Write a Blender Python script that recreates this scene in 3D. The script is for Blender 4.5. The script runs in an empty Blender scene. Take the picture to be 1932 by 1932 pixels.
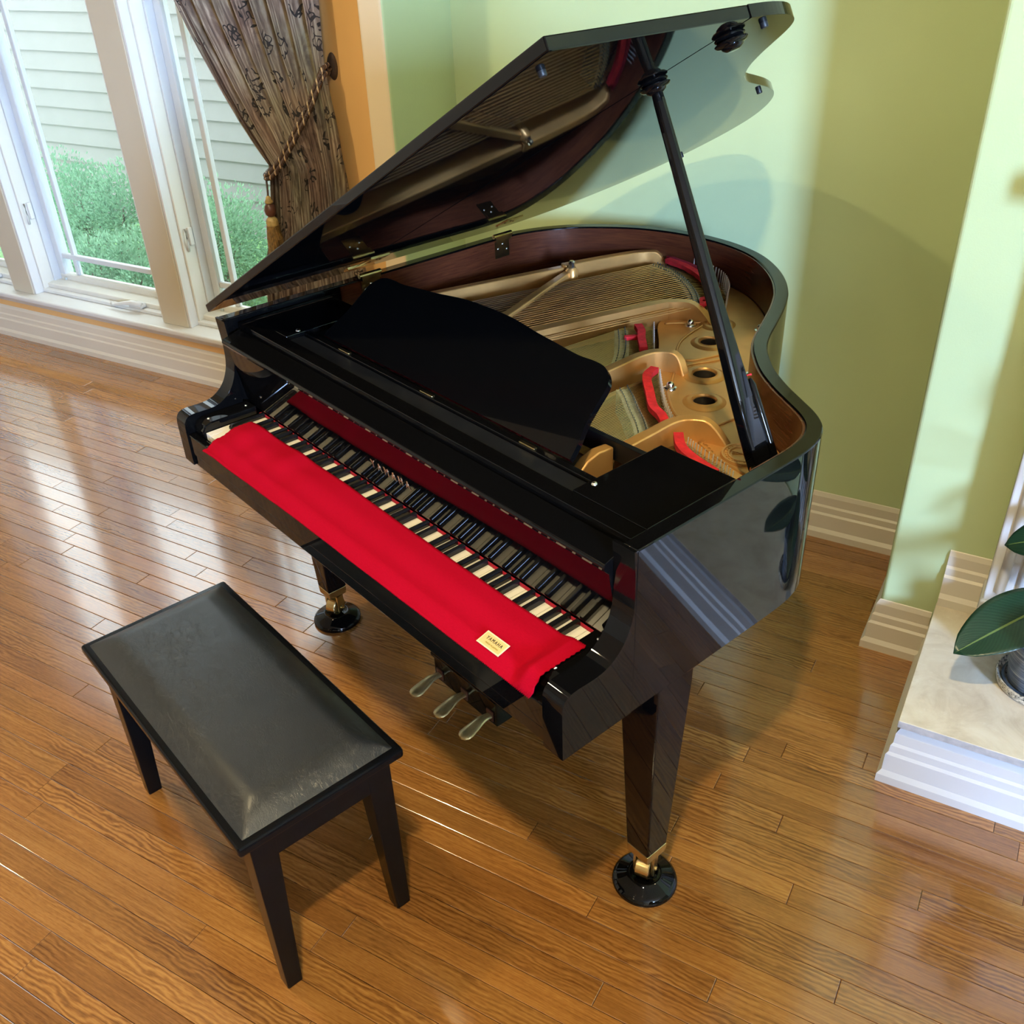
import bpy, bmesh, math, random
from mathutils import Vector, Matrix
from mathutils.geometry import tessellate_polygon
R = math.radians
sc = bpy.context.scene
col = sc.collection
random.seed(7)

# ------------------------------------------------------------------ camera, world, lights, exposure
CAM = Vector((0, 0, 1.88))
cd = bpy.data.cameras.new('camera'); cam = bpy.data.objects.new('camera', cd); col.objects.link(cam)
cam.location = CAM; cam.rotation_euler = (R(57.3461), R(2.1540), R(29.6890))
cd.sensor_width = 36; cd.lens = 36 * 1821.51 / 1932; cd.clip_start = 0.02
sc.camera = cam
w = bpy.data.worlds.new('sky'); sc.world = w; w.use_nodes = True
bg = w.node_tree.nodes['Background']; bg.inputs[0].default_value = (0.84, 0.95, 1.0, 1); bg.inputs[1].default_value = 6.4
def area(name, loc, aim, sx, sy, power, color, shape='RECTANGLE', portal=False, spread=180):
    l = bpy.data.lights.new(name, 'AREA'); l.shape = shape; l.size = sx
    if shape in ('RECTANGLE', 'ELLIPSE'): l.size_y = sy
    l.energy = power; l.color = color; l.spread = R(spread)
    if portal: l.cycles.is_portal = True
    o = bpy.data.objects.new(name, l); col.objects.link(o); o.location = loc
    o.rotation_euler = (Vector(aim) - Vector(loc)).to_track_quat('-Z', 'Y').to_euler()
    return o
COOL = (0.40, 0.60, 1.0); WARM = (1.0, 0.80, 0.44)
area('daylight_east_window', (6.50, -4.15, 2.25), (-0.9, 2.7, 0.9), 1.3, 2.1, 2900, COOL)
for i, (lx, ly, p) in enumerate([(-0.14, -0.05, 92), (-2.5, 0.9, 46), (1.25, 1.95, 8), (-1.3, -1.6, 5), (-5.2, -0.6, 18), (-1.6, -4.0, 30)]):
    area('ceiling_lamp_light', (lx, ly, 3.475), (lx, ly, 0), 0.13, 0.13, p, WARM, 'DISK')
for x0, x1 in ((-5.565, -4.640), (-4.488, -3.563), (-3.403, -2.478)):
    area('window_portal', ((x0 + x1) / 2, 3.12, 1.76), ((x0 + x1) / 2, 0, 1.76), 0.9, 2.95, 1, (1, 1, 1), portal=True)
vs = sc.view_settings; vs.view_transform = 'Standard'; vs.look = 'None'; vs.exposure = -0.22; vs.gamma = 1.0; vs.use_curve_mapping = False
sc.cycles.use_denoising = True
sc.cycles.max_bounces = 6; sc.cycles.diffuse_bounces = 3; sc.cycles.glossy_bounces = 4; sc.cycles.transparent_max_bounces = 8
sc.cycles.caustics_reflective = False; sc.cycles.caustics_refractive = False
sc.cycles.use_adaptive_sampling = True; sc.cycles.adaptive_threshold = 0.09; sc.cycles.adaptive_min_samples = 12
sc.cycles.sample_clamp_indirect = 6.0

# ------------------------------------------------------------------ materials
def principled(name, base, rough=0.5, metal=0.0, spec=0.5, coat=0.0, coat_rough=0.05, sheen=0.0):
    m = bpy.data.materials.new(name); m.use_nodes = True
    b = m.node_tree.nodes['Principled BSDF']
    b.inputs['Base Color'].default_value = (*base, 1); b.inputs['Roughness'].default_value = rough
    b.inputs['Metallic'].default_value = metal; b.inputs['Specular IOR Level'].default_value = spec
    b.inputs['Coat Weight'].default_value = coat; b.inputs['Coat Roughness'].default_value = coat_rough
    b.inputs['Sheen Weight'].default_value = sheen
    return m
class NT:
    def __init__(s, m): s.t = m.node_tree; s.b = s.t.nodes['Principled BSDF']
    def n(s, typ, **kw):
        x = s.t.nodes.new(typ)
        for k, v in kw.items():
            if k in ('inp',):
                for a, c in v.items(): x.inputs[a].default_value = c
            else: setattr(x, k, v)
        return x
    def l(s, a, b): s.t.links.new(a, b)
    def ramp(s, fac, stops):
        r = s.n('ShaderNodeValToRGB'); e = r.color_ramp.elements
        while len(e) < len(stops): e.new(0.5)
        for q, (p, c) in zip(e, stops): q.position = p; q.color = (*c, 1)
        s.l(fac, r.inputs[0]); return r.outputs[0]
    def mapping(s, vec, scale=(1, 1, 1), loc=(0, 0, 0), rot=(0, 0, 0)):
        m = s.n('ShaderNodeMapping'); m.inputs['Scale'].default_value = scale; m.inputs['Location'].default_value = loc; m.inputs['Rotation'].default_value = rot
        s.l(vec, m.inputs[0]); return m.outputs[0]
    def noise(s, vec, scale, detail=3, rough=0.5, dist=0):
        x = s.n('ShaderNodeTexNoise'); x.inputs['Scale'].default_value = scale; x.inputs['Detail'].default_value = detail
        x.inputs['Roughness'].default_value = rough; x.inputs['Distortion'].default_value = dist
        s.l(vec, x.inputs['Vector']); return x.outputs['Fac']
    def math(s, op, a, b=None, c=None):
        x = s.n('ShaderNodeMath', operation=op)
        for i, v in enumerate((a, b, c)):
            if v is None: continue
            if isinstance(v, (int, float)): x.inputs[i].default_value = v
            else: s.l(v, x.inputs[i])
        return x.outputs[0]
    def mix(s, fac, a, b, mode='MIX'):
        x = s.n('ShaderNodeMix', data_type='RGBA', blend_type=mode)
        for i, v in ((0, fac), (6, a), (7, b)):
            if isinstance(v, (int, float)): x.inputs[i].default_value = v
            elif isinstance(v, tuple): x.inputs[i].default_value = (*v, 1)
            else: s.l(v, x.inputs[i])
        return x.outputs[2]
    def bump(s, h, strength, dist=0.01):
        x = s.n('ShaderNodeBump'); x.inputs['Strength'].default_value = strength; x.inputs['Distance'].default_value = dist
        s.l(h, x.inputs['Height']); s.l(x.outputs[0], s.b.inputs['Normal'])
    def pos(s): return s.n('ShaderNodeNewGeometry').outputs['Position']
    def obj(s): return s.n('ShaderNodeTexCoord').outputs['Object']
    def uv(s): return s.n('ShaderNodeTexCoord').outputs['UV']
    def color(s, c): s.l(c, s.b.inputs['Base Color'])
    def rough(s, c): s.l(c, s.b.inputs['Roughness'])

def mottled(name, base, var=0.06, scale=6, rough=0.6, bump=0.0, bscale=250, **kw):
    m = principled(name, base, rough, **kw); t = NT(m); p = t.obj()
    f = t.noise(p, scale, 4)
    lo = tuple(c * (1 - var) for c in base); hi = tuple(min(1, c * (1 + var)) for c in base)
    t.color(t.ramp(f, [(0.3, lo), (0.7, hi)]))
    if bump: t.bump(t.noise(p, bscale, 2), bump, 0.002)
    return m

M = {}
M['sage'] = mottled('sage_wall_paint', (0.50, 0.61, 0.335), 0.03, 3, 0.72, 0.15)
M['orange'] = mottled('apricot_wall_paint', (0.78, 0.47, 0.18), 0.03, 3, 0.75, 0.15)
M['beige'] = mottled('beige_wall_paint', (0.70, 0.58, 0.38), 0.03, 3, 0.72, 0.15)
M['post_paint'] = mottled('warm_grey_post_paint', (0.53, 0.48, 0.37), 0.03, 3, 0.72, 0.15)
M['trim'] = mottled('cream_trim_paint', (0.64, 0.59, 0.49), 0.02, 3, 0.38)
M['white'] = mottled('white_trim_paint', (0.64, 0.64, 0.62), 0.02, 3, 0.35)
M['taupe'] = mottled('taupe_wall_paint', (0.36, 0.29, 0.20), 0.03, 3, 0.75)
M['trim_cool_lit'] = mottled('trim_cool_lit_paint', (0.58, 0.58, 0.57), 0.02, 3, 0.38)  # cream trim with the cool daylight on the hearth front put into its colour
M['ceiling'] = mottled('ceiling_paint', (0.82, 0.70, 0.52), 0.02, 3, 0.8)
M['vinyl'] = mottled('window_vinyl', (0.66, 0.65, 0.59), 0.03, 5, 0.35)
M['vinyl_cool'] = mottled('window_vinyl_sash', (0.58, 0.61, 0.63), 0.03, 5, 0.3)
M['lacquer'] = principled('black_piano_lacquer', (0.0028, 0.0028, 0.003), 0.03, spec=0.30)
t = NT(M['lacquer']); t.bump(t.noise(t.obj(), 3.0, 1), 0.012, 0.01)
M['satin_black'] = mottled('satin_black', (0.010, 0.011, 0.013), 0.2, 30, 0.32)
M['bench_black'] = mottled('bench_black_lacquer', (0.003, 0.0034, 0.004), 0.2, 40, 0.18, spec=0.18)
M['plate'] = mottled('bronze_plate_paint', (0.72, 0.385, 0.122), 0.08, 14, 0.34, 0.08, 500, metal=0.5)
M['brass'] = mottled('satin_brass', (0.70, 0.56, 0.28), 0.1, 20, 0.24, metal=1.0)
M['pedal'] = mottled('aged_pedal_brass', (0.55, 0.47, 0.24), 0.2, 30, 0.3, metal=0.65)
M['copper'] = principled('copper_string', (0.78, 0.50, 0.30), 0.35, metal=1.0)
M['steel'] = principled('steel_string', (0.52, 0.38, 0.18), 0.4, metal=1.0)
M['chrome'] = principled('bright_pin_steel', (0.82, 0.84, 0.86), 0.18, metal=1.0)
M['pin'] = principled('silvered_pin', (0.80, 0.81, 0.82), 0.3, metal=0.45)
M['pin_dark'] = principled('dark_bridge_pin', (0.10, 0.13, 0.15), 0.35, metal=0.6)
M['bridge_blue'] = mottled('blue_grey_bridge', (0.26, 0.33, 0.37), 0.2, 60, 0.45)
M['felt_bright'] = mottled('bright_red_felt', (0.72, 0.02, 0.03), 0.2, 60, 0.95)
M['felt_dark'] = mottled('crimson_felt', (0.36, 0.008, 0.03), 0.2, 60, 0.95)
M['bridge'] = mottled('graphited_bridge', (0.42, 0.46, 0.44), 0.25, 60, 0.5)
M['ivory'] = mottled('ivory_key', (0.86, 0.83, 0.75), 0.03, 30, 0.18)
M['ebony'] = principled('ebony_key', (0.008, 0.008, 0.009), 0.18)
M['gap_shade'] = principled('painted_gap_shade', (0.03, 0.022, 0.014), 0.7)  # near-black that paints the shade inside plate holes and below the music desk
M['gold_leaf'] = principled('gold_lettering', (0.62, 0.36, 0.20), 0.3, metal=0.8)
M['label_gold'] = mottled('gold_label', (0.80, 0.63, 0.26), 0.05, 60, 0.35, metal=0.3)
M['label_edge'] = principled('pale_gold_label_rim', (0.86, 0.76, 0.50), 0.35, metal=0.2)
M['ink'] = principled('black_ink', (0.012, 0.010, 0.008), 0.6)
M['ink_gold'] = principled('olive_ink', (0.36, 0.25, 0.03), 0.6)
M['rubber'] = principled('black_rubber', (0.014, 0.016, 0.018), 0.45)
M['tassel_gold'] = mottled('tassel_gold_thread', (0.42, 0.30, 0.11), 0.3, 90, 0.45)
M['tassel'] = mottled('tassel_silk', (0.22, 0.13, 0.04), 0.5, 90, 0.4)
M['rope_dark'] = mottled('dark_cord', (0.07, 0.042, 0.03), 0.2, 60, 0.5)
M['rope_light'] = mottled('gold_cord', (0.62, 0.48, 0.30), 0.15, 60, 0.4)
M['wood_ball'] = mottled('carved_wood', (0.10, 0.04, 0.025), 0.3, 50, 0.35)
M['sheer'] = mottled('cream_sheer', (0.86, 0.78, 0.58), 0.05, 20, 0.8)
M['lampwhite'] = principled('lamp_trim', (0.8, 0.8, 0.78), 0.4)
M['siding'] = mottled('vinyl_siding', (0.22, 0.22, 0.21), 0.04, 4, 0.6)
M['grass'] = mottled('lawn_grass', (0.16, 0.33, 0.12), 0.5, 14, 0.9)
M['soil'] = mottled('potting_soil', (0.05, 0.035, 0.025), 0.4, 60, 0.9)
M['stem'] = mottled('plant_stem', (0.16, 0.10, 0.06), 0.3, 40, 0.6)

def make_red_cloth():
    m = principled('red_felt_cloth', (0.38, 0.0025, 0.016), 0.95, sheen=0.0, spec=0.03); t = NT(m); p = t.obj()
    f = t.noise(t.mapping(p, (60, 300, 60)), 3, 3)
    t.color(t.ramp(f, [(0.3, (0.35, 0.0022, 0.014)), (0.7, (0.41, 0.0026, 0.018))])); t.bump(t.noise(p, 900, 2), 0.15, 0.001)
    t.b.inputs['Sheen Tint'].default_value = (1, 0.25, 0.35, 1); t.b.inputs['Sheen Roughness'].default_value = 0.5
    return m
M['cloth'] = make_red_cloth()
def make_mahogany(name, a, b, rough):
    m = principled(name, a, rough); t = NT(m); p = t.obj()
    f = t.noise(t.mapping(p, (4, 4, 60)), 3, 5, 0.6, 0.4)
    t.color(t.ramp(f, [(0.3, a), (0.72, b)])); return m
M['mahogany'] = make_mahogany('mahogany_inner_rim', (0.060, 0.015, 0.008), (0.120, 0.036, 0.014), 0.24)
def make_soundboard():
    m = principled('spruce_soundboard', (0.46, 0.29, 0.10), 0.5, spec=0.25); t = NT(m)
    f = t.noise(t.mapping(t.obj(), (90, 4, 1), rot=(0, 0, 0.6)), 2, 4)
    t.color(t.ramp(f, [(0.3, (0.16, 0.078, 0.018)), (0.7, (0.26, 0.138, 0.034))])); return m
M['soundboard'] = make_soundboard()
def make_leather():
    m = principled('black_leather', (0.011, 0.0135, 0.015), 0.36, spec=0.7); t = NT(m); p = t.obj()
    wr = t.noise(t.mapping(p, (30, 62, 30), rot=(0, 0, 0.5)), 1.0, 5, 0.62, 1.4)
    ridge = t.ramp(t.math('ABSOLUTE', t.math('SUBTRACT', wr, 0.5)), [(0.0, (0, 0, 0)), (0.035, (1, 1, 1))])
    keep = t.ramp(t.noise(p, 7, 3), [(0.42, (0, 0, 0)), (0.60, (1, 1, 1))])
    fine = t.noise(p, 420, 3, 0.6)
    h = t.math('ADD', t.math('MULTIPLY', t.math('MULTIPLY', ridge, keep), 0.5), t.math('MULTIPLY', fine, 0.55))
    t.bump(h, 0.30, 0.0014)
    t.rough(t.ramp(t.noise(p, 10, 3), [(0.3, (0.32,) * 3), (0.7, (0.40,) * 3)]))
    return m
M['leather'] = make_leather()
def make_oak():
    m = principled('oak_plank', (0.4, 0.2, 0.06), 0.20, spec=0.5, coat=1.0, coat_rough=0.10); t = NT(m); t.b.inputs['Coat IOR'].default_value = 1.6
    info = t.n('ShaderNodeObjectInfo'); rnd = info.outputs['Random']
    off = t.n('ShaderNodeCombineXYZ'); t.l(t.math('MULTIPLY', rnd, 47.0), off.inputs[0]); t.l(t.math('MULTIPLY', rnd, 91.0), off.inputs[1])
    add = t.n('ShaderNodeVectorMath', operation='ADD'); t.l(t.pos(), add.inputs[0]); t.l(off.outputs[0], add.inputs[1]); v = add.outputs[0]
    wave = t.n('ShaderNodeTexWave', wave_type='BANDS', bands_direction='Y'); wave.inputs['Scale'].default_value = 17; wave.inputs['Distortion'].default_value = 13
    wave.inputs['Detail'].default_value = 3; wave.inputs['Detail Scale'].default_value = 0.9; t.l(t.mapping(v, (0.55, 1.7, 1)), wave.inputs['Vector'])
    mask = t.ramp(t.noise(t.mapping(v, (0.9, 5, 1)), 1.0, 2), [(0.42, (0.05,) * 3), (0.62, (1,) * 3)])
    streak = t.noise(t.mapping(v, (3.2, 170, 1)), 1.0, 6, 0.74, 0.8)
    pores = t.noise(t.mapping(v, (60, 520, 1)), 1.0, 2, 0.5)
    blot = t.noise(t.mapping(v, (3, 9, 1)), 1.0, 3, 0.6)
    grain = t.math('ADD', t.math('MULTIPLY', t.math('MULTIPLY', t.math('SUBTRACT', wave.outputs['Fac'], 0.5), mask), 0.22), t.math('MULTIPLY', streak, 0.52))
    grain = t.math('ADD', grain, t.math('ADD', t.math('MULTIPLY', pores, 0.22), t.math('MULTIPLY', blot, 0.26)))
    c = t.ramp(grain, [(0.30, (0.118, 0.042, 0.010)), (0.50, (0.305, 0.136, 0.033)), (0.72, (0.480, 0.246, 0.066))])
    hue = t.ramp(rnd, [(0.0, (0.80, 0.72, 0.66)), (0.35, (0.96, 0.94, 0.92)), (0.7, (1.06, 0.98, 0.90)), (1.0, (1.16, 1.14, 1.10))])
    t.color(t.mix(1.0, c, hue, 'MULTIPLY'))
    t.rough(t.ramp(streak, [(0.2, (0.15,) * 3), (0.8, (0.25,) * 3)]))
    t.bump(t.math('ADD', grain, t.math('MULTIPLY', t.noise(v, 9, 2), 1.2)), 0.05, 0.003)
    return m
M['oak'] = make_oak()
M['subfloor'] = principled('plank_joint', (0.05, 0.022, 0.010), 0.6)
def make_stone():
    m = principled('beige_limestone', (0.74, 0.66, 0.52), 0.28); t = NT(m); p = t.obj()
    f = t.noise(p, 9, 8, 0.65, 0.8); g = t.noise(p, 46, 5, 0.6)
    c = t.ramp(f, [(0.3, (0.58, 0.49, 0.37)), (0.52, (0.74, 0.66, 0.53)), (0.7, (0.82, 0.76, 0.64))])
    t.color(t.mix(t.ramp(g, [(0.60, (0, 0, 0)), (0.72, (0.35,) * 3)]), c, (0.86, 0.82, 0.72))); return m
M['stone'] = make_stone()
M['stone_edge'] = mottled('stone_edge', (0.42, 0.41, 0.40), 0.15, 60, 0.5)
def make_curtain():
    m = principled('petroglyph_curtain_fabric', (0.2, 0.12, 0.08), 0.75, sheen=0.15); t = NT(m); u = t.uv()
    st = t.noise(t.mapping(u, (22, 3.6, 1)), 1.0, 6, 0.68, 2.2)
    wv = t.n('ShaderNodeTexWave', wave_type='BANDS', bands_direction='X'); wv.inputs['Scale'].default_value = 17; wv.inputs['Distortion'].default_value = 12; wv.inputs['Detail'].default_value = 3
    t.l(t.mapping(u, (1, 0.16, 1)), wv.inputs['Vector'])
    base = t.ramp(t.math('ADD', t.math('MULTIPLY', st, 0.82), t.math('MULTIPLY', wv.outputs['Fac'], 0.16)), [(0.28, (0.060, 0.038, 0.029)), (0.48, (0.19, 0.135, 0.098)), (0.70, (0.47, 0.39, 0.30))])
    tint = t.ramp(t.noise(u, 3.2, 2), [(0.35, (0.82, 0.72, 0.72)), (0.5, (0.94, 0.98, 1)), (0.66, (0.78, 0.92, 0.86))])
    base = t.mix(1.0, base, tint, 'MULTIPLY')
    vor = t.n('ShaderNodeTexVoronoi', feature='F1'); vor.inputs['Scale'].default_value = 9.0; vor.inputs['Randomness'].default_value = 0.55; t.l(u, vor.inputs['Vector'])
    inside = t.math('LESS_THAN', vor.outputs['Distance'], 0.40)
    nl = t.noise(u, 34, 0.6, 0.4, 0.4)
    line = t.math('LESS_THAN', t.math('ABSOLUTE', t.math('SUBTRACT', nl, 0.5)), 0.046)
    glyph = t.math('MULTIPLY', inside, line)
    t.color(t.mix(glyph, base, (0.012, 0.009, 0.008)))
    t.bump(st, 0.25, 0.004)
    return m
M['curtain'] = make_curtain()
def make_glass():
    m = bpy.data.materials.new('window_glass'); m.use_nodes = True; nt = m.node_tree; nt.nodes.clear()
    o = nt.nodes.new('ShaderNodeOutputMaterial'); tr = nt.nodes.new('ShaderNodeBsdfTransparent'); gl = nt.nodes.new('ShaderNodeBsdfGlossy')
    df = nt.nodes.new('ShaderNodeBsdfDiffuse'); df.inputs[0].default_value = (0.9, 0.97, 1.0, 1)
    lw = nt.nodes.new('ShaderNodeFresnel'); lw.inputs[0].default_value = 1.12; mx = nt.nodes.new('ShaderNodeMixShader'); m2 = nt.nodes.new('ShaderNodeMixShader')
    tr.inputs[0].default_value = (0.95, 0.985, 0.975, 1); gl.inputs['Roughness'].default_value = 0.02; m2.inputs[0].default_value = 0.05
    nt.links.new(lw.outputs[0], mx.inputs[0]); nt.links.new(tr.outputs[0], mx.inputs[1]); nt.links.new(gl.outputs[0], mx.inputs[2])
    nt.links.new(mx.outputs[0], m2.inputs[1]); nt.links.new(df.outputs[0], m2.inputs[2]); nt.links.new(m2.outputs[0], o.inputs[0])
    return m
M['glass'] = make_glass()
def make_leaf(name, a, b, rough, uvvein=False, trans=0.0):
    m = principled(name, a, rough); t = NT(m)
    if uvvein:
        u = t.uv(); sep = t.n('ShaderNodeSeparateXYZ'); t.l(u, sep.inputs[0])
        rib = t.math('LESS_THAN', t.math('ABSOLUTE', t.math('SUBTRACT', sep.outputs[1], 0.5)), 0.018)
        wv = t.n('ShaderNodeTexWave', wave_type='BANDS', bands_direction='X'); wv.inputs['Scale'].default_value = 9; wv.inputs['Distortion'].default_value = 1.5
        sh = t.n('ShaderNodeCombineXYZ'); t.l(t.math('SUBTRACT', sep.outputs[0], t.math('ABSOLUTE', t.math('MULTIPLY', t.math('SUBTRACT', sep.outputs[1], 0.5), 0.5))), sh.inputs[0])
        t.l(sh.outputs[0], wv.inputs['Vector'])
        c = t.ramp(wv.outputs['Fac'], [(0.2, a), (0.9, b)])
        t.color(t.mix(rib, c, (0.13, 0.19, 0.05))); t.bump(wv.outputs['Fac'], 0.05, 0.003)
    else:
        t.color(t.ramp(t.noise(t.obj(), 2.6, 3), [(0.3, a), (0.7, b)]))
    if trans:
        t.b.inputs['Transmission Weight'].default_value = 0
        tl = t.n('ShaderNodeBsdfTranslucent'); tl.inputs[0].default_value = (*b, 1); mx = t.n('ShaderNodeMixShader'); mx.inputs[0].default_value = trans
        out = [n for n in t.t.nodes if n.type == 'OUTPUT_MATERIAL'][0]
        t.l(t.b.outputs[0], mx.inputs[1]); t.l(tl.outputs[0], mx.inputs[2]); t.l(mx.outputs[0], out.inputs[0])
    return m
M['rubber_leaf'] = make_leaf('rubber_plant_leaf', (0.009, 0.034, 0.016), (0.013, 0.044, 0.020), 0.28, True)
M['variegation'] = mottled('cream_leaf_patch', (0.62, 0.62, 0.40), 0.2, 60, 0.35)
M['shrub'] = make_leaf('shrub_leaf', (0.15, 0.32, 0.20), (0.33, 0.56, 0.37), 0.5, False, 0.35)
M['twig'] = mottled('shrub_twig', (0.20, 0.15, 0.12), 0.3, 30, 0.8)
def make_pot():
    m = principled('blue_striped_glaze', (0.1, 0.14, 0.22), 0.35); t = NT(m); p = t.obj()
    sep = t.n('ShaderNodeSeparateXYZ'); t.l(p, sep.inputs[0])
    f = t.noise(t.mapping(p, (4, 4, 150)), 1.0, 4, 0.7)
    t.color(t.ramp(f, [(0.34, (0.030, 0.036, 0.055)), (0.50, (0.13, 0.17, 0.24)), (0.68, (0.46, 0.47, 0.46))])); t.bump(f, 0.4, 0.004); return m
M['pot'] = make_pot()
def make_speckle():
    m = principled('speckled_stoneware', (0.6, 0.55, 0.45), 0.6); t = NT(m); p = t.obj()
    t.color(t.ramp(t.noise(p, 120, 3, 0.7), [(0.36, (0.05, 0.05, 0.045)), (0.46, (0.42, 0.38, 0.30)), (0.6, (0.72, 0.66, 0.54))])); return m
M['speckle'] = make_speckle()
M['blue_glaze'] = mottled('dark_blue_glaze', (0.035, 0.060, 0.115), 0.2, 30, 0.25)

# ------------------------------------------------------------------ mesh helpers
class MB:
    def __init__(s): s.v = []; s.f = []; s.mi = []; s.uv = None
    def add(s, vs_, fs, mi=0):
        o = len(s.v); s.v += [tuple(q) for q in vs_]; s.f += [tuple(i + o for i in f) for f in fs]; s.mi += [mi] * len(fs); return s
    def box(s, x0, x1, y0, y1, z0, z1, mi=0):
        return s.add([(x0, y0, z0), (x1, y0, z0), (x1, y1, z0), (x0, y1, z0), (x0, y0, z1), (x1, y0, z1), (x1, y1, z1), (x0, y1, z1)],
                     [(3, 2, 1, 0), (4, 5, 6, 7), (0, 1, 5, 4), (1, 2, 6, 5), (2, 3, 7, 6), (3, 0, 4, 7)], mi)
    def prism(s, poly, a0, a1, axis='z', mi=0):
        n = len(poly)
        f3 = {'z': lambda p, a: (p[0], p[1], a), 'x': lambda p, a: (a, p[0], p[1]), 'y': lambda p, a: (p[0], a, p[1])}[axis]
        vs_ = [f3(p, a0) for p in poly] + [f3(p, a1) for p in poly]
        tris = tessellate_polygon([[Vector((p[0], p[1], 0)) for p in poly]])
        fs = [tuple(t_) for t_ in tris] + [tuple(i + n for i in reversed(t_)) for t_ in tris]
        fs += [(i, (i + 1) % n, (i + 1) % n + n, i + n) for i in range(n)]
        return s.add(vs_, fs, mi)
    def lathe(s, prof, seg=32, c=(0, 0, 0), mat=None, mi=0):
        vs_ = []; fs = []; n = len(prof)
        for k in range(seg):
            a = 2 * math.pi * k / seg
            for r, z in prof:
                p = Vector((r * math.cos(a), r * math.sin(a), z))
                if mat is not None: p = mat @ p
                vs_.append(p + Vector(c))
        for k in range(seg):
            k2 = (k + 1) % seg
            for i in range(n - 1): fs.append((k * n + i, k2 * n + i, k2 * n + i + 1, k * n + i + 1))
        return s.add(vs_, fs, mi)
    def tube(s, path, rad, seg=8, mi=0, closed_ends=True):
        P = [Vector(p) for p in path]; vs_ = []; fs = []
        up = Vector((0, 0, 1))
        for i, p in enumerate(P):
            d = (P[min(i + 1, len(P) - 1)] - P[max(i - 1, 0)]).normalized()
            a = d.cross(up)
            if a.length < 1e-3: a = d.cross(Vector((1, 0, 0)))
            a.normalize(); b = a.cross(d).normalized()
            r = rad[i] if isinstance(rad, (list, tuple)) else rad
            for k in range(seg):
                an = 2 * math.pi * k / seg; vs_.append(p + a * (r * math.cos(an)) + b * (r * math.sin(an)))
        for i in range(len(P) - 1):
            for k in range(seg):
                k2 = (k + 1) % seg; fs.append((i * seg + k, i * seg + k2, (i + 1) * seg + k2, (i + 1) * seg + k))
        if closed_ends: fs += [tuple(reversed(range(seg))), tuple(range((len(P) - 1) * seg, len(P) * seg))]
        return s.add(vs_, fs, mi)
    def loft(s, secs, mi=0):
        n = len(secs[0]); vs_ = [p for q in secs for p in q]; fs = []
        for i in range(len(secs) - 1):
            for k in range(n):
                k2 = (k + 1) % n; fs.append((i * n + k, i * n + k2, (i + 1) * n + k2, (i + 1) * n + k))
        fs += [tuple(reversed(range(n))), tuple(range((len(secs) - 1) * n, len(secs) * n))]
        return s.add(vs_, fs, mi)
    def build(s, name, mat, parent=None, smooth=False, bev=0, seg=2, xf=None, recalc=True):
        me = bpy.data.meshes.new(name)
        vs_ = s.v if xf is None else [tuple(xf @ Vector(q)) for q in s.v]
        me.from_pydata(vs_, [], s.f)
        mats = mat if isinstance(mat, (list, tuple)) else [mat]
        for m_ in mats: me.materials.append(M[m_] if isinstance(m_, str) else m_)
        if len(mats) > 1: me.polygons.foreach_set('material_index', s.mi)
        if recalc:
            bm = bmesh.new(); bm.from_mesh(me); bmesh.ops.recalc_face_normals(bm, faces=bm.faces[:]); bm.to_mesh(me); bm.free()
        if smooth:
            me.polygons.foreach_set('use_smooth', [True] * len(me.polygons))
            if smooth is not True: me.set_sharp_from_angle(angle=R(smooth))
        return link(name, me, parent, bev, seg)
def link(name, me, parent=None, bev=0, seg=2):
    o = bpy.data.objects.new(name, me); col.objects.link(o)
    if parent is not None: o.parent = parent
    if bev:
        b = o.modifiers.new('bevel', 'BEVEL'); b.width = bev; b.segments = seg; b.limit_method = 'ANGLE'; b.angle_limit = R(35)
        b.harden_normals = False
    return o
def thing(name, label, cat, loc=(0, 0, 0), rz=0, group=None):
    o = bpy.data.objects.new(name, None); col.objects.link(o); o.location = loc; o.rotation_euler = (0, 0, rz); o.empty_display_size = 0.1
    tag(o, label, cat, group); return o
def tag(o, label, cat=None, group=None):
    o['label'] = label
    if cat: o['category'] = cat
    if group: o['group'] = group
    return o
def structure(o, label=None):
    o['kind'] = 'structure'
    if label: o['label'] = label
    return o
def setting(name, loc=(0, 0, 0)):
    o = bpy.data.objects.new(name, None); col.objects.link(o); o.location = loc; o.empty_display_size = 0.1; o['kind'] = 'structure'; return o
def stuff(o): o['kind'] = 'stuff'; return o
def spline(pts, n=8, closed=False):
    out = []; N = len(pts); V = [Vector(p) for p in pts]
    rng = range(N) if closed else range(N - 1)
    for i in rng:
        p0 = V[(i - 1) % N] if closed or i > 0 else V[0] * 2 - V[1]
        p1 = V[i]; p2 = V[(i + 1) % N]; p3 = V[(i + 2) % N] if closed or i + 2 < N else V[-1] * 2 - V[-2]
        for k in range(n):
            t_ = k / n
            out.append(0.5 * ((2 * p1) + (p2 - p0) * t_ + (2 * p0 - 5 * p1 + 4 * p2 - p3) * t_ ** 2 + (3 * p1 - p0 - 3 * p2 + p3) * t_ ** 3))
    if not closed: out.append(V[-1])
    return out
def lerp_table(tab, z):
    if z >= tab[0][0]: return tab[0][1]
    for (a, va), (b, vb) in zip(tab, tab[1:]):
        if b <= z <= a:
            k = (a - z) / (a - b); return va + (vb - va) * k
    return tab[-1][1]
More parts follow.
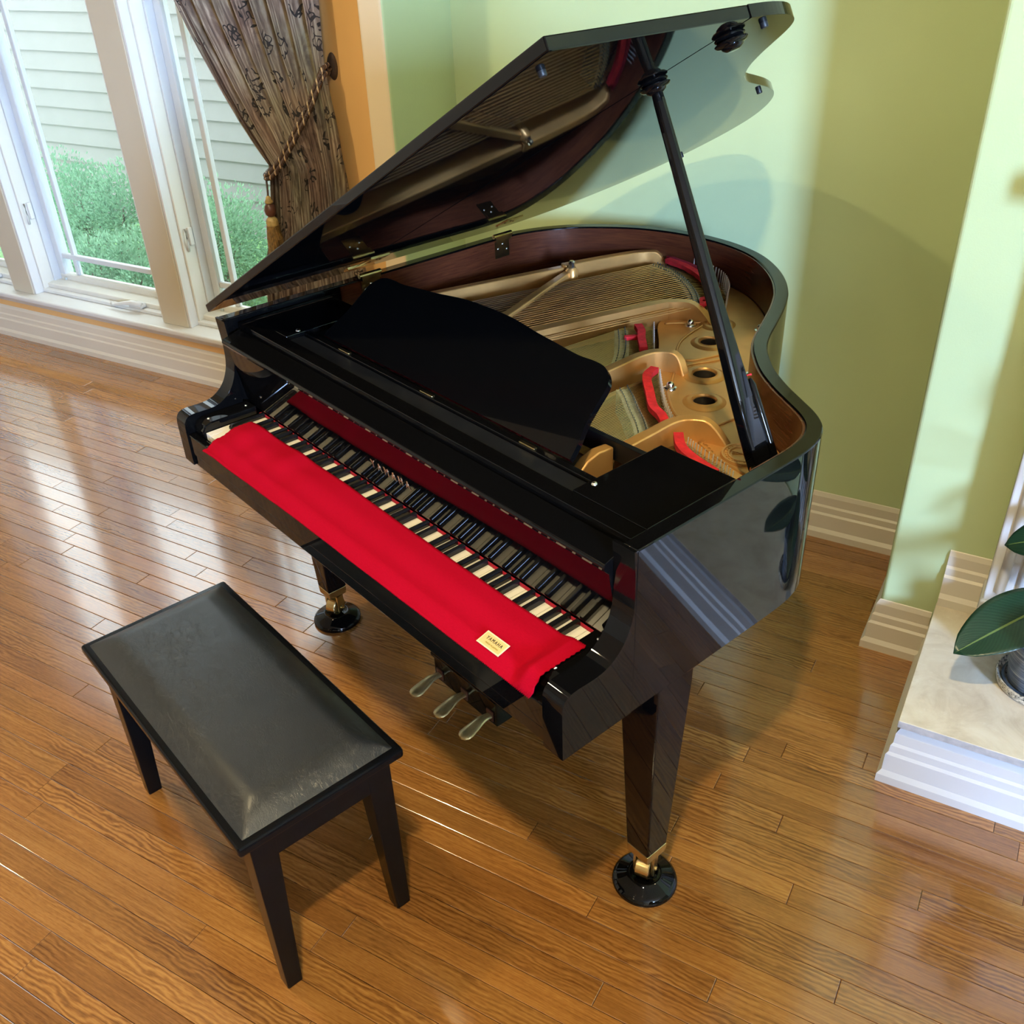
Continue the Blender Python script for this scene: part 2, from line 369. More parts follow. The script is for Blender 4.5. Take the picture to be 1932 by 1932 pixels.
def text_mesh(body, size, extrude, spacing=1.0):
    cu = bpy.data.curves.new('lettering', 'FONT'); cu.body = body; cu.size = size; cu.extrude = extrude; cu.align_x = 'CENTER'; cu.align_y = 'CENTER'; cu.space_character = spacing; cu.resolution_u = 3
    o = bpy.data.objects.new('lettering_tmp', cu); col.objects.link(o)
    dg = bpy.context.evaluated_depsgraph_get(); dg.update()
    me = bpy.data.meshes.new_from_object(o.evaluated_get(dg)); bpy.data.objects.remove(o); bpy.data.curves.remove(cu)
    return me
def text_obj(name, body, size, extrude, mat, xf, parent, spacing=1.0):
    me = text_mesh(body, size, extrude, spacing); me.transform(xf); me.materials.clear(); me.materials.append(M[mat]); return link(name, me, parent)
def frame(origin, xax, yax):
    x = Vector(xax).normalized(); y = Vector(yax).normalized(); z = x.cross(y)
    m_ = Matrix((x, y, z)).transposed().to_4x4(); m_.translation = Vector(origin); return m_
CI = cam.rotation_euler.to_matrix().inverted()
def project(p):
    q = CI @ (Vector(p) - CAM)
    if q.z > -0.01: return None
    return (966 + 1821.51 * q.x / -q.z, 966 - 1821.51 * q.y / -q.z)
def in_view(p, m_=30):
    q = project(p); return q is not None and -m_ < q[0] < 1932 + m_ and -m_ < q[1] < 1932 + m_

# ------------------------------------------------------------------ room shell
YW = 2.865                       # long wall with the windows
XL, XR, YB, ZC = -6.6, 6.7, -5.2, 3.50
floor = structure(MB().box(XL, XR, YB, YW + 0.02, -0.10, -0.006).build('floor', 'subfloor'), 'oak strip floor of narrow glossy honey brown planks')
# planks: 58.5 mm strips along x
PW = 0.0585
rng = random.Random(11)
vis = []; hid = MB()
def plank_mesh(x0, x1, y0, y1, dz):
    g = 0.0006; b = 0.0014; zt = dz; zs = dz - 0.0005
    x0 += g; x1 -= g; y0 += g; y1 -= g
    o_ = [(x0, y0), (x1, y0), (x1, y1), (x0, y1)]; i_ = [(x0 + b, y0 + b), (x1 - b, y0 + b), (x1 - b, y1 - b), (x0 + b, y1 - b)]
    vs_ = [(*q, -0.0055) for q in o_] + [(*q, zs) for q in o_] + [(*q, zt) for q in i_]
    fs = [(8, 9, 10, 11)]
    for k in range(4):
        k2 = (k + 1) % 4; fs += [(k, k2, 4 + k2, 4 + k), (4 + k, 4 + k2, 8 + k2, 8 + k)]
    return vs_, fs
row = 0; y = YW
while y > YB:
    y0 = max(y - PW, YB); x = XL + rng.uniform(-1.0, 0)
    near = y0 < 2.9 and y0 > 0.2
    while x < XR:
        ln = rng.choice([rng.uniform(0.35, 0.75), rng.uniform(0.6, 1.05), rng.uniform(0.8, 1.5)])
        if not near: ln = 1.8
        a, b_ = max(x, XL), min(x + ln, XR); x += ln
        if b_ - a < 0.02: continue
        dz = rng.uniform(-0.0002, 0.0002)
        pv, pf = plank_mesh(a, b_, y0, y, dz)
        seen = near and any(in_view((a + (b_ - a) * k / 8, (y0 + y) / 2, 0), 10) for k in range(9))
        if seen: vis.append((pv, pf))
        else: hid.add(pv, pf)
    y -= PW; row += 1
def plank_size(q):
    ps = [project((v[0], v[1], 0)) for v in q[0][:4]]
    if any(p is None for p in ps): return 0
    return abs(sum(ps[i][0] * ps[(i + 1) % 4][1] - ps[(i + 1) % 4][0] * ps[i][1] for i in range(4)))
vis.sort(key=plank_size, reverse=True)
for pv, pf in vis[:300]: MB().add(pv, pf).build('plank', 'oak', floor, recalc=False)
for pv, pf in vis[300:]: hid.add(pv, pf)
o = stuff(hid.build('plank_field', 'oak', floor, recalc=False))

WIN = [(-5.565, -4.640), (-4.488, -3.563), (-3.403, -2.478)]
ZS, ZH = 0.262, 3.24             # sill top, head height
wall = setting('wall_window')
wall['label'] = 'apricot and beige window wall with three tall casements'
w_ = MB(); w_.box(XL, -2.478, YW, YW + 0.16, 0, ZS - 0.03); w_.build('apron_panel', 'orange', wall)
MB().box(XL, -1.961, YW, YW + 0.16, ZH, ZC).build('header', 'orange', wall)
MB().box(-2.478, -1.961, YW, YW + 0.16, 0, ZH).build('pier', 'orange', wall)
for x0, x1 in ((XL, -5.565), (-4.640, -4.488), (-3.563, -3.403)):
    MB().box(x0, x1, YW - 0.004, YW + 0.16, ZS, ZH).build('post', 'post_paint', wall, bev=0.003)
structure(MB().box(-1.961, -1.870, 2.505, YW + 0.16, 0, ZC).build('wall_stub', ['beige'], bev=0.012, seg=4), 'narrow cream wall end between curtain and green wall')
o = bpy.data.objects['wall_stub']
o.data.materials.append(M['sage'])
for p in o.data.polygons:
    if p.normal.x > 0.9: p.material_index = 1
structure(MB().box(-1.870, XR, YW, YW + 0.16, 0, ZC).build('wall_green', 'sage'), 'sage green wall behind the piano')
structure(MB().box(-0.2225, XR, 2.365, YW, 0, ZC).build('wall_chimney', 'sage', bev=0.012, seg=4), 'sage green chimney breast beside the hearth')
structure(MB().box(XL - 0.15, XL, YB, YW + 0.16, 0, ZC).build('wall_left', 'beige'))
structure(MB().box(XR, XR + 0.15, YB, YW + 0.16, 0, ZC).build('wall_right', 'taupe'))
structure(MB().box(XL, XR, YB - 0.15, YB, 0, ZC).build('wall_back', 'beige'))
structure(MB().box(XL - 0.15, XR + 0.15, YB - 0.15, YW + 0.16, ZC, ZC + 0.12).build('ceiling', 'ceiling'))

# baseboards: stepped profile (depth from wall, height)
BP = [(0, 0), (0.029, 0), (0.029, 0.024), (0.020, 0.036), (0.0195, 0.087), (0.0140, 0.0935), (0.0135, 0.114), (0.0085, 0.1205), (0.008, 0.150), (0.002, 0.163), (0, 0.165)]
def baseboard(mb, p0, p1, z0=0, prof=BP, m0=0, m1=0):
    p0 = Vector((*p0, 0)); p1 = Vector((*p1, 0)); d = (p1 - p0).normalized(); nrm = Vector((d.y, -d.x, 0))
    secs = [[tuple(p + nrm * a + d * (m_ * a) + Vector((0, 0, z0 + h))) for a, h in prof] for p, m_ in ((p0, m0), (p1, m1))]
    return mb.loft(secs)
def bb(name, p0, p1, z0=0, mat='trim', label=None, m0=0, m1=0):
    return structure(baseboard(MB(), p0, p1, z0, BP, m0, m1).build(name, mat), label)
bb('baseboard_window', (XL, YW), (-1.961, YW), label='tall stepped cream baseboard under the windows')
bb('baseboard_stub', (-1.961, 2.505), (-1.870, 2.505), m0=-1, m1=1); bb('baseboard_stub_side', (-1.870, 2.505), (-1.870, YW), m0=-1, m1=-1)
bb('baseboard_green', (-1.870, YW), (-0.2225, YW), label='stepped cream baseboard behind the piano')
bb('baseboard_chimney', (-0.2225, 2.365), (-0.085, 2.365), m0=-1, label='stepped cream baseboard at the foot of the chimney corner')
bb('baseboard_chimney_side', (-0.2225, YW), (-0.2225, 2.365), m0=1, m1=1)
bb('baseboard_hearth', (-0.078, 2.365), (0.024, 2.365), 0.213, label='stepped cream baseboard standing on the hearth slab')

# window sill
sill = structure(MB().box(XL, -2.46, YW - 0.055, YW + 0.10, ZS - 0.026, ZS).build('trim_sill', 'white', bev=0.008, seg=3), 'long white window sill above the baseboard')
ap = MB(); baseboard(ap, (XL, YW), (-2.47, YW), ZS - 0.062, [(0, 0), (0.012, 0), (0.016, 0.010), (0.022, 0.018), (0.032, 0.030), (0.036, 0.036), (0, 0.036)])
structure(ap.build('trim_apron', 'trim'), 'cream moulding under the window sill')

def window(i, x0, x1):
    wn = setting('window_%d' % i); yj, ys = YW + 0.0, 3.020
    # jamb liners
    MB().box(x0, x0 + 0.012, yj + 0.002, yj + 0.05, ZS, ZH).build('jamb', 'white', wn, bev=0.002)
    MB().box(x1 - 0.012, x1, yj + 0.002, yj + 0.05, ZS, ZH).build('jamb', 'white', wn, bev=0.002)
    for s_, xe in ((1, x0), (-1, x1)):
        f_ = MB(); f_.box(min(xe, xe + s_ * 0.022), max(xe, xe + s_ * 0.022), yj + 0.05, yj + 0.115, ZS, ZH)
        f_.build('frame_side', 'vinyl', wn, bev=0.003)
        f_ = MB(); f_.box(min(xe, xe + s_ * 0.030), max(xe, xe + s_ * 0.030), yj + 0.115, 3.10, ZS - 0.03, ZH); f_.build('frame_channel', 'vinyl_cool', wn, bev=0.002)
    MB().box(x0, x1, yj + 0.045, yj + 0.075, ZS, ZS + 0.018).build('frame_step', 'white', wn, bev=0.004)
    MB().box(x0, x1, yj + 0.075, ys, ZS, ZS + 0.040).build('frame_sill', 'vinyl', wn, bev=0.005)
    MB().box(x0, x1, yj + 0.05, 3.10, ZH - 0.04, ZH).build('frame_head', 'vinyl', wn, bev=0.003)
    # casement sash
    a, b_ = x0 + 0.030, x1 - 0.030; zb, zt = ZS + 0.022, ZH - 0.045
    sw = 0.040
    MB().box(a, a + sw, ys, ys + 0.045, zb, zt).build('sash_stile', 'vinyl_cool', wn, bev=0.005)
    MB().box(b_ - sw, b_, ys, ys + 0.045, zb, zt).build('sash_stile', 'vinyl_cool', wn, bev=0.005)
    MB().box(a, b_, ys - 0.002, ys + 0.043, zb, zb + 0.045).build('sash_rail', 'vinyl', wn, bev=0.006)
    MB().box(a, b_, ys - 0.002, ys + 0.043, zt - 0.05, zt).build('sash_rail', 'vinyl', wn, bev=0.006)
    gx0, gx1, gz0, gz1 = a + sw, b_ - sw, zb + 0.045, zt - 0.05
    vx = (gx0 + 0.085, gx1 - 0.085); hz = (gz0 + 0.092, gz1 - 0.092)
    for x in vx: MB().box(x - 0.013, x + 0.013, ys + 0.010, ys + 0.034, gz0, gz1).build('muntin', 'vinyl_cool', wn, bev=0.004)
    for z in hz: MB().box(gx0, gx1, ys + 0.008, ys + 0.032, z - 0.013, z + 0.013).build('muntin', 'vinyl_cool', wn, bev=0.004)
    xs = [gx0, vx[0] - 0.009, vx[0] + 0.009, vx[1] - 0.009, vx[1] + 0.009, gx1]; zs = [gz0, hz[0] - 0.009, hz[0] + 0.009, hz[1] - 0.009, hz[1] + 0.009, gz1]
    for p in (0, 2, 4):
        for q in (0, 2, 4): MB().add([(xs[p], ys + 0.02, zs[q]), (xs[p + 1], ys + 0.02, zs[q]), (xs[p + 1], ys + 0.02, zs[q + 1]), (xs[p], ys + 0.02, zs[q + 1])], [(0, 1, 2, 3)]).build('pane', 'glass', wn)
    # latch on the channel, hinge clips, crank
    l_ = MB(); l_.box(x0 + 0.018, x0 + 0.034, yj + 0.085, yj + 0.108, 0.62, 0.70); l_.build('latch_keeper', 'white', wn, bev=0.004)
    l_ = MB(); l_.tube([(x0 + 0.026, yj + 0.072, 0.60), (x0 + 0.036, yj + 0.066, 0.64), (x0 + 0.032, yj + 0.070, 0.70)], 0.006, 6); l_.build('latch_lever', 'white', wn, smooth=True)
    for x in (a + 0.035, b_ - 0.05):
        MB().box(x, x + 0.014, ys - 0.012, ys - 0.001, zb + 0.004, zb + 0.030).build('hinge_clip', 'bridge', wn, bev=0.002)
    xc = x1 - 0.235
    c_ = MB(); c_.loft([[(xc - 0.045 + t_ * 0.11 + dx * wd, yj + 0.055 + dy * 0.018, ZS + 0.020 + hh) for dx, dy, in ((-1, -1), (1, -1), (1, 1), (-1, 1))] for t_, wd, hh in ((0.4, 0.045, 0.0), (0.45, 0.042, 0.012), (0.6, 0.022, 0.026))])
    cr = c_.build('crank', 'white', wn, bev=0.006, seg=3)
    h_ = MB(); h_.tube([(xc + 0.045, yj + 0.045, ZS + 0.040), (xc - 0.01, yj + 0.036, ZS + 0.046), (xc - 0.08, yj + 0.030, ZS + 0.034), (xc - 0.13, yj + 0.028, ZS + 0.022), (xc - 0.145, yj + 0.028, ZS + 0.028)], [0.012, 0.013, 0.009, 0.007, 0.010], 8)
    h_.build('crank_handle', 'white', cr, smooth=True)
    return wn
for i, (x0, x1) in enumerate(WIN): window(i + 1, x0, x1)

# a window in the unseen right wall that lets in the cool daylight
w4 = setting('window_4')
for a, b_, c_, d_ in ((-4.95, -4.85, 1.05, 3.42), (-3.45, -3.35, 1.05, 3.42), (-4.95, -3.35, 1.05, 1.15), (-4.95, -3.35, 3.32, 3.42)):
    MB().box(XR - 0.03, XR - 0.001, a, b_, c_, d_).build('casing', 'white', w4, bev=0.004)

# recessed ceiling lamps
for i, (lx, ly, lb) in enumerate([(-0.14, -0.05, 'over the camera spot'), (-2.5, 0.9, 'between bench and windows'), (1.25, 1.95, 'over the hearth'), (-1.3, -1.6, 'at the back of the room'), (-5.2, -0.6, 'in the far corner'), (-1.6, -4.0, 'by the rear wall')]):
    lt = thing('recessed_light', 'round white recessed ceiling lamp ' + lb, 'lamp', (lx, ly, 3.50), 0, 'recessed ceiling lamps')
    MB().lathe([(0.072, -0.001), (0.072, -0.012), (0.095, -0.010), (0.098, -0.001)], 24).build('trim_ring', 'lampwhite', lt, smooth=30)

# ------------------------------------------------------------------ hearth and mantel
hz = 0.213
h = thing('hearth', 'low raised hearth with a beige stone slab beside the chimney', 'hearth')
MB().box(-0.072, 2.2, 1.876, 2.364, 0.0, 0.190).build('base', 'trim', h)
hb = MB(); baseboard(hb, (-0.072, 1.876), (2.2, 1.876), 0, BP, -1); hb.build('front_moulding', 'trim_cool_lit', h)
hb = MB(); baseboard(hb, (-0.072, 2.336), (-0.072, 1.876), 0, BP, 0, 1); hb.build('side_moulding', 'trim', h)
MB().box(-0.080, 2.2, 1.845, 2.350, 0.192, hz).build('slab', ['stone'], h, bev=0.002)
o = h.children[-1]; o.data.materials.append(M['stone_edge'])
for p in o.data.polygons:
    if p.normal.z < 0.5: p.material_index = 1
mt = thing('fireplace_mantel', 'white fluted fireplace mantel leg standing on the hearth', 'mantel')
MB().box(0.024, 0.30, 2.262, 2.364, hz + 0.001, 1.30).build('pilaster', 'white', mt, bev=0.004)
for k in range(5):
    x = 0.058 + k * 0.044
    MB().tube([(x, 2.263, hz + 0.14), (x, 2.263, 1.22)], 0.013, 10).build('reed', 'white', mt, smooth=40)
MB().box(0.018, 0.306, 2.252, 2.364, hz + 0.001, hz + 0.11).build('plinth', 'white', mt, bev=0.005)
MB().box(0.30, 2.2, 2.285, 2.364, 1.02, 1.30).build('frieze', 'white', mt, bev=0.004)
MB().box(-0.02, 2.2, 2.235, 2.364, 1.30, 1.36).build('mantel_shelf', 'white', mt, bev=0.008)

# ------------------------------------------------------------------ outside
g = structure(MB().box(-16, 6, 3.2, 16, -0.95, -0.75).build('ground_lawn', 'grass'))
nh = thing('neighbour_house', 'white clapboard side wall of the neighbouring house outside the windows', 'house')
YS = 6.6; CH = 0.170; zz = -0.75
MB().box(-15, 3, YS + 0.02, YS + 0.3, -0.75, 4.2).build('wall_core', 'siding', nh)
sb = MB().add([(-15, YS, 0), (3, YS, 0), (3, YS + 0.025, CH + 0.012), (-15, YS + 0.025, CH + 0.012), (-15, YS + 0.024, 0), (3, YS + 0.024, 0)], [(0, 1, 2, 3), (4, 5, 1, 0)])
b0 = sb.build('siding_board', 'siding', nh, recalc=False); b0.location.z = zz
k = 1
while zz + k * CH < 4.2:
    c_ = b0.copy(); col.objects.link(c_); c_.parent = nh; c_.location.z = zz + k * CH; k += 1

def shrub(name, label, c, rx, ry, rz, nleaf, seed, r0, r1):
    rg = random.Random(seed); root = thing(name, label, 'shrub', c, 0, 'shrubs outside the windows')
    mb = MB(); tw = MB()
    lumps = [(rg.uniform(-0.62, 0.62) * rx, rg.uniform(-0.6, 0.6) * ry, rg.uniform(0.20, 0.80) * rz, rg.uniform(r0, r1)) for _ in range(26)]
    for _ in range(nleaf):
        lx, ly, lz, lr = rg.choice(lumps)
        d = Vector((rg.gauss(0, 1), rg.gauss(0, 1), rg.gauss(0, 1))).normalized() * (lr * rg.uniform(0.75, 1.05))
        p = Vector((lx, ly, lz)) + d
        if p.z < 0.02: continue
        ax = (d.normalized() + Vector((rg.uniform(-.6, .6), rg.uniform(-.6, .6), rg.uniform(0, .9)))).normalized()
        sd = ax.cross(Vector((rg.uniform(-1, 1), rg.uniform(-1, 1), rg.uniform(-1, 1)))).normalized()
        L, W_ = rg.uniform(0.022, 0.042), rg.uniform(0.006, 0.010)
        nn = ax.cross(sd) * 0.006
        mb.add([p, p + ax * L * 0.5 + sd * W_ + nn, p + ax * L, p + ax * L * 0.5 - sd * W_ + nn], [(0, 1, 2, 3)])
    for _ in range(40):
        lx, ly, lz, lr = rg.choice(lumps)
        tw.tube([(lx * 0.2, ly * 0.2, 0), (lx * 0.6, ly * 0.6, lz * 0.5), (lx, ly, lz)], [0.018, 0.010, 0.004], 5)
    stuff(mb.build('foliage', 'shrub', root, recalc=False)); tw.build('stems', 'twig', root)
    return root
shrub('boxwood_shrub', 'wide leafy green shrub seen through the middle window', (-7.0, 5.25, -0.75), 0.85, 0.38, 0.84, 14000, 1, 0.24, 0.38)
shrub('boxwood_shrub', 'rounded leafy green shrub seen beside the curtain', (-5.55, 5.0, -0.75), 0.50, 0.40, 0.94, 12000, 2, 0.22, 0.36)
shrub('boxwood_shrub', 'low leafy green shrub in front of the wide one, close to the glass', (-5.80, 4.12, -0.75), 1.0, 0.20, 0.93, 11000, 3, 0.14, 0.25)

# ------------------------------------------------------------------ curtains
CL = [(3.28, -3.58), (2.52, -3.32), (2.1, -3.16), (1.604, -2.956), (1.502, -2.908), (1.417, -2.867), (1.312, -2.816), (1.214, -2.763), (1.124, -2.706), (1.062, -2.660), (1.02, -2.662), (0.841, -2.686), (0.688, -2.739), (0.30, -2.80), (0.02, -2.83)]
CR = [(3.28, -2.335), (2.52, -2.335), (1.6, -2.340), (1.42, -2.345), (1.334, -2.337), (1.231, -2.325), (1.089, -2.318), (0.939, -2.315), (0.686, -2.279), (0.30, -2.24), (0.02, -2.22)]
def drape(name, mat, L_, R_, y0, amp, folds, ztop, zbot, parent=None, nu=150, nv=120, tie=True, full=1.9, phase=0.0):
    mb = MB(); uvs = []
    for j in range(nv + 1):
        z = ztop + (zbot - ztop) * j / nv
        l, r = lerp_table(L_, z), lerp_table(R_, z)
        for i in range(nu + 1):
            s = i / nu
            pinch = 1.0
            if tie:
                zt = 1.05 + 0.34 * s; pinch = 0.34 + 0.66 * min(1, abs(z - zt) / 0.42)
            ph = 2 * math.pi * folds * (s + 0.020 * math.sin(5.1 * s + 1.0 + z * 0.8)) + phase
            wv = math.sin(ph) + 0.28 * math.sin(2 * ph + 0.7)
            x = l + (r - l) * (s + 0.012 * math.cos(ph))
            y_ = y0 - amp * pinch * wv
            mb.v.append((x, y_, z)); uvs.append((s * 1.15, z))
    for j in range(nv):
        for i in range(nu):
            a = j * (nu + 1) + i; mb.f.append((a, a + nu + 1, a + nu + 2, a + 1)); mb.mi.append(0)
    o = mb.build(name, mat, parent, smooth=True, recalc=False)
    ul = o.data.uv_layers.new(name='UVMap')
    for lp in o.data.loops: ul.data[lp.index].uv = uvs[lp.vertex_index]
    so = o.modifiers.new('thickness', 'SOLIDIFY'); so.thickness = 0.003
    return o
cur = thing('window_curtain', 'brown woodgrain curtain with black petroglyph print, tied back beside the window', 'curtain', (0, 0, 0))
drape('fabric_panel', 'curtain', CL, CR, 2.785, 0.046, 7.5, 3.28, 0.02, cur, 220, 150)
def trimband():
    mb = MB(); 
    for j in range(61):
        z = 3.28 - 3.26 * j / 60; l = lerp_table(CL, z); zt = 1.05
        mb.v += [(l - 0.004, 2.800, z), (l + 0.020, 2.750 + 0.012 * (1 - min(1, abs(z - zt) / 0.3)), z)]
    for j in range(60): mb.f.append((2 * j, 2 * j + 2, 2 * j + 3, 2 * j + 1)); mb.mi.append(0)
    o = mb.build('edge_band', 'rope_dark', cur, smooth=True); s_ = o.modifiers.new('thickness', 'SOLIDIFY'); s_.thickness = 0.004
trimband()
MB().tube([(-3.70, 2.80, 3.305), (-2.25, 2.80, 3.305)], 0.014, 12).build('curtain_rod', 'rope_dark', cur, smooth=40)
SL = [(3.28, -3.66), (2.52, -3.40), (2.0, -3.25), (1.598, -3.066), (1.494, -3.028), (1.415, -2.970), (1.364, -2.904), (1.30, -2.80), (1.22, -2.76)]
SR = [(3.28, -2.80), (2.52, -2.70), (1.6, -2.60), (1.22, -2.56)]
sh = thing('sheer_curtain', 'cream sheer curtain swept behind the brown curtain', 'curtain')
drape('sheer_fabric', 'sheer', SL, SR, 2.856, 0.005, 10, 3.28, 1.22, sh, 90, 70, False)

def rope(mb_d, mb_l, path, r, turns):
    pts = spline(path, 48); n = len(pts); cum = [0]
    for a, b_ in zip(pts, pts[1:]): cum.append(cum[-1] + (b_ - a).length)
    for k in range(4):
        st = []
        for i, p in enumerate(pts):
            d = (pts[min(i + 1, n - 1)] - pts[max(i - 1, 0)]).normalized(); a = d.cross(Vector((0.2, 1, 0.1))).normalized(); b_ = a.cross(d)
            an = 2 * math.pi * (turns * cum[i] + k / 4); st.append(p + (a * math.cos(an) + b_ * math.sin(an)) * r * 0.55)
        (mb_l if k == 0 else mb_d).tube(st, r * (0.40 if k == 0 else 0.55), 6)
tb = thing('curtain_tieback', 'twisted brown and gold rope tieback with tassel around the curtain', 'tieback')
rd, rl = MB(), MB()
for q in (0.0, 1.0):
    dx, dz = 0.009 * q, 0.012 * q
    rope(rd, rl, [(-2.378, 2.846, 1.405 - 0.025 * q), (-2.350, 2.775, 1.395 - 0.020 * q), (-2.400 + dx, 2.738, 1.290 - dz), (-2.470 + dx, 2.722, 1.195 - dz), (-2.545 + dx, 2.722, 1.110 - dz), (-2.615 + dx, 2.728, 1.050 - dz), (-2.665, 2.752, 1.030 - dz), (-2.675, 2.800, 1.045 - dz), (-2.60, 2.832, 1.12), (-2.46, 2.840, 1.30), (-2.385, 2.850, 1.395)], 0.0085, 24)
rd.build('dark_strands', 'rope_dark', tb, smooth=60); rl.build('gold_strand', 'rope_light', tb, smooth=60)
MB().lathe([(0, 0.012), (0.014, 0.012), (0.030, 0.008), (0.036, 0.0), (0.0, 0.0)], 24, (-2.372, YW - 0.001, 1.397), Matrix.Rotation(R(90), 3, 'X') @ Matrix.Diagonal((0.6, 1.25, 1))).build('hook_rosette', 'rope_dark', tb, smooth=40)
MB().tube([(-2.372, YW - 0.004, 1.397), (-2.368, 2.835, 1.385), (-2.370, 2.828, 1.40)], 0.005, 8).build('hook', 'rope_dark', tb, smooth=60)
tx, ty = -2.648, 2.728
MB().tube([(-2.655, 2.742, 1.03), (tx, ty + 0.004, 0.985), (tx, ty, 0.955)], 0.004, 6).build('tassel_cord', 'rope_dark', tb, smooth=60)
MB().lathe([(0.003, 0.962), (0.008, 0.958), (0.011, 0.948), (0.016, 0.940), (0.013, 0.934)], 20, (tx, ty, 0)).build('tassel_collar', 'tassel_gold', tb, smooth=60)
MB().lathe([(0.010, 0.934), (0.019, 0.926), (0.023, 0.910), (0.020, 0.894), (0.012, 0.886)], 20, (tx, ty, 0)).build('tassel_ball', 'wood_ball', tb, smooth=60)
MB().lathe([(0.010, 0.886), (0.021, 0.876), (0.024, 0.862), (0.022, 0.850)], 20, (tx, ty, 0)).build('tassel_cap', 'tassel_gold', tb, smooth=60)
tf = MB()
for k in range(26):
    a = 2 * math.pi * k / 26; r0, r1 = 0.020, 0.030
    tf.tube([(tx + r0 * math.cos(a), ty + r0 * math.sin(a), 0.852), (tx + 0.026 * math.cos(a + .1), ty + 0.026 * math.sin(a + .1), 0.80), (tx - 0.01 + r1 * math.cos(a + .2), ty + r1 * math.sin(a + .2), 0.66)], 0.0042, 5)
tf.build('tassel_fringe', 'tassel', tb, smooth=60)

# ------------------------------------------------------------------ grand piano (local: x along keyboard, y towards the tail, z up)
PYAW = R(-19.35); P0 = Vector((-1.1972, 1.2314, 0))
pn = thing('grand_piano', 'glossy black baby grand piano with its lid propped open', 'piano', P0, PYAW)
ZB_, ZT = 0.668, 1.012
OUT = [(0.715, 0.165), (0.715, 0.40), (0.715, 0.56), (0.712, 0.62), (0.703, 0.665), (0.686, 0.703), (0.662, 0.733), (0.628, 0.7595), (0.580, 0.787), (0.523, 0.820), (0.462, 0.863), (0.410, 0.9126), (0.374, 0.955), (0.342, 1.009), (0.305, 1.0875), (0.264, 1.171), (0.225, 1.239), (0.198, 1.278), (0.150, 1.335), (0.086, 1.394), (0.011, 1.446), (-0.06, 1.478), (-0.140, 1.497), (-0.215, 1.502), (-0.290, 1.498), (-0.373, 1.480), (-0.455, 1.447), (-0.535, 1.395), (-0.615, 1.322), (-0.668, 1.245), (-0.700, 1.165), (-0.715, 1.07), (-0.715, 0.80), (-0.715, 0.165)]
OUTS = [Vector((p.x, p.y)) for p in spline([(a, b, 0) for a, b in OUT], 4)]
def offset(poly, d):
    res = []; n = len(poly)
    for i in range(n):
        a = poly[max(i - 1, 0)]; b_ = poly[min(i + 1, n - 1)]; t_ = (b_ - a).normalized(); nr = Vector((-t_.y, t_.x)); res.append(poly[i] + nr * d)
    return res
INS = offset(OUTS, 0.032)
def strip_wall(mb, A, B, z0, z1):
    n = len(A); vs_ = [(*p, z0) for p in A] + [(*p, z1) for p in A] + [(*p, z1) for p in B] + [(*p, z0) for p in B]; fs = []
    for i in range(n - 1):
        for k in range(4): k2 = (k + 1) % 4; fs.append((k * n + i, k * n + i + 1, k2 * n + i + 1, k2 * n + i))
    fs += [(0, n, 2 * n, 3 * n), (n - 1, 2 * n - 1, 3 * n - 1, 4 * n - 1)]
    return mb.add(vs_, fs)
rim = strip_wall(MB(), OUTS, INS, ZB_, ZT).build('rim', 'lacquer', pn, smooth=50, bev=0.0025)
irp = [k for k, p in enumerate(OUTS) if p.y > 0.47]
strip_wall(MB(), [offset(OUTS, 0.0322)[k] for k in irp], [offset(OUTS, 0.0365)[k] for k in irp], 0.86, ZT - 0.0035).build('inner_rim', 'mahogany', pn, smooth=50)
MB().prism([tuple(p) for p in offset(OUTS, 0.03)], ZB_ + 0.02, ZB_ + 0.05).build('bottom_board', 'satin_black', pn)
# arms with the scooped cheek curve
ARM = [(0.0, 0.668), (0.0, 0.772), (0.002, 0.786), (0.008, 0.797), (0.018, 0.803), (0.035, 0.805), (0.070, 0.804), (0.092, 0.806), (0.112, 0.813), (0.130, 0.826), (0.144, 0.843), (0.155, 0.866), (0.161, 0.890), (0.163, 0.920), (0.162, 0.960), (0.158, 1.012), (0.1651, 1.012), (0.1651, 0.668)]
ARM = ARM[:1] + [(p.x, p.y) for p in spline([(a, b, 0) for a, b in ARM[1:-2]], 4)] + ARM[-2:]
MB().prism(ARM, 0.667, 0.715, 'x').build('arm', 'lacquer', pn, smooth=40, bev=0.003, seg=3)
MB().prism(ARM, -0.715, -0.667, 'x').build('arm', 'lacquer', pn, smooth=40, bev=0.003, seg=3)
MB().box(-0.667, 0.667, 0.006, 0.36, 0.668, 0.700).build('keybed', 'lacquer', pn, bev=0.002)
MB().box(-0.667, 0.667, 0.004, 0.024, 0.700, 0.756).build('keyslip', 'lacquer', pn, bev=0.003)
for s_ in (-1, 1):
    kb = MB().prism([(0.024, 0.700), (0.024, 0.772), (0.032, 0.786), (0.050, 0.792), (0.176, 0.792), (0.176, 0.700)], min(s_ * 0.616, s_ * 0.667), max(s_ * 0.616, s_ * 0.667), 'x').build('key_block', 'lacquer', pn, bev=0.003)
    for yy in (0.055, 0.160): MB().lathe([(0, 0.002), (0.004, 0.0018), (0.005, 0.0)], 10, (s_ * 0.640, yy, 0.792)).build('screw', 'chrome', kb, smooth=True)
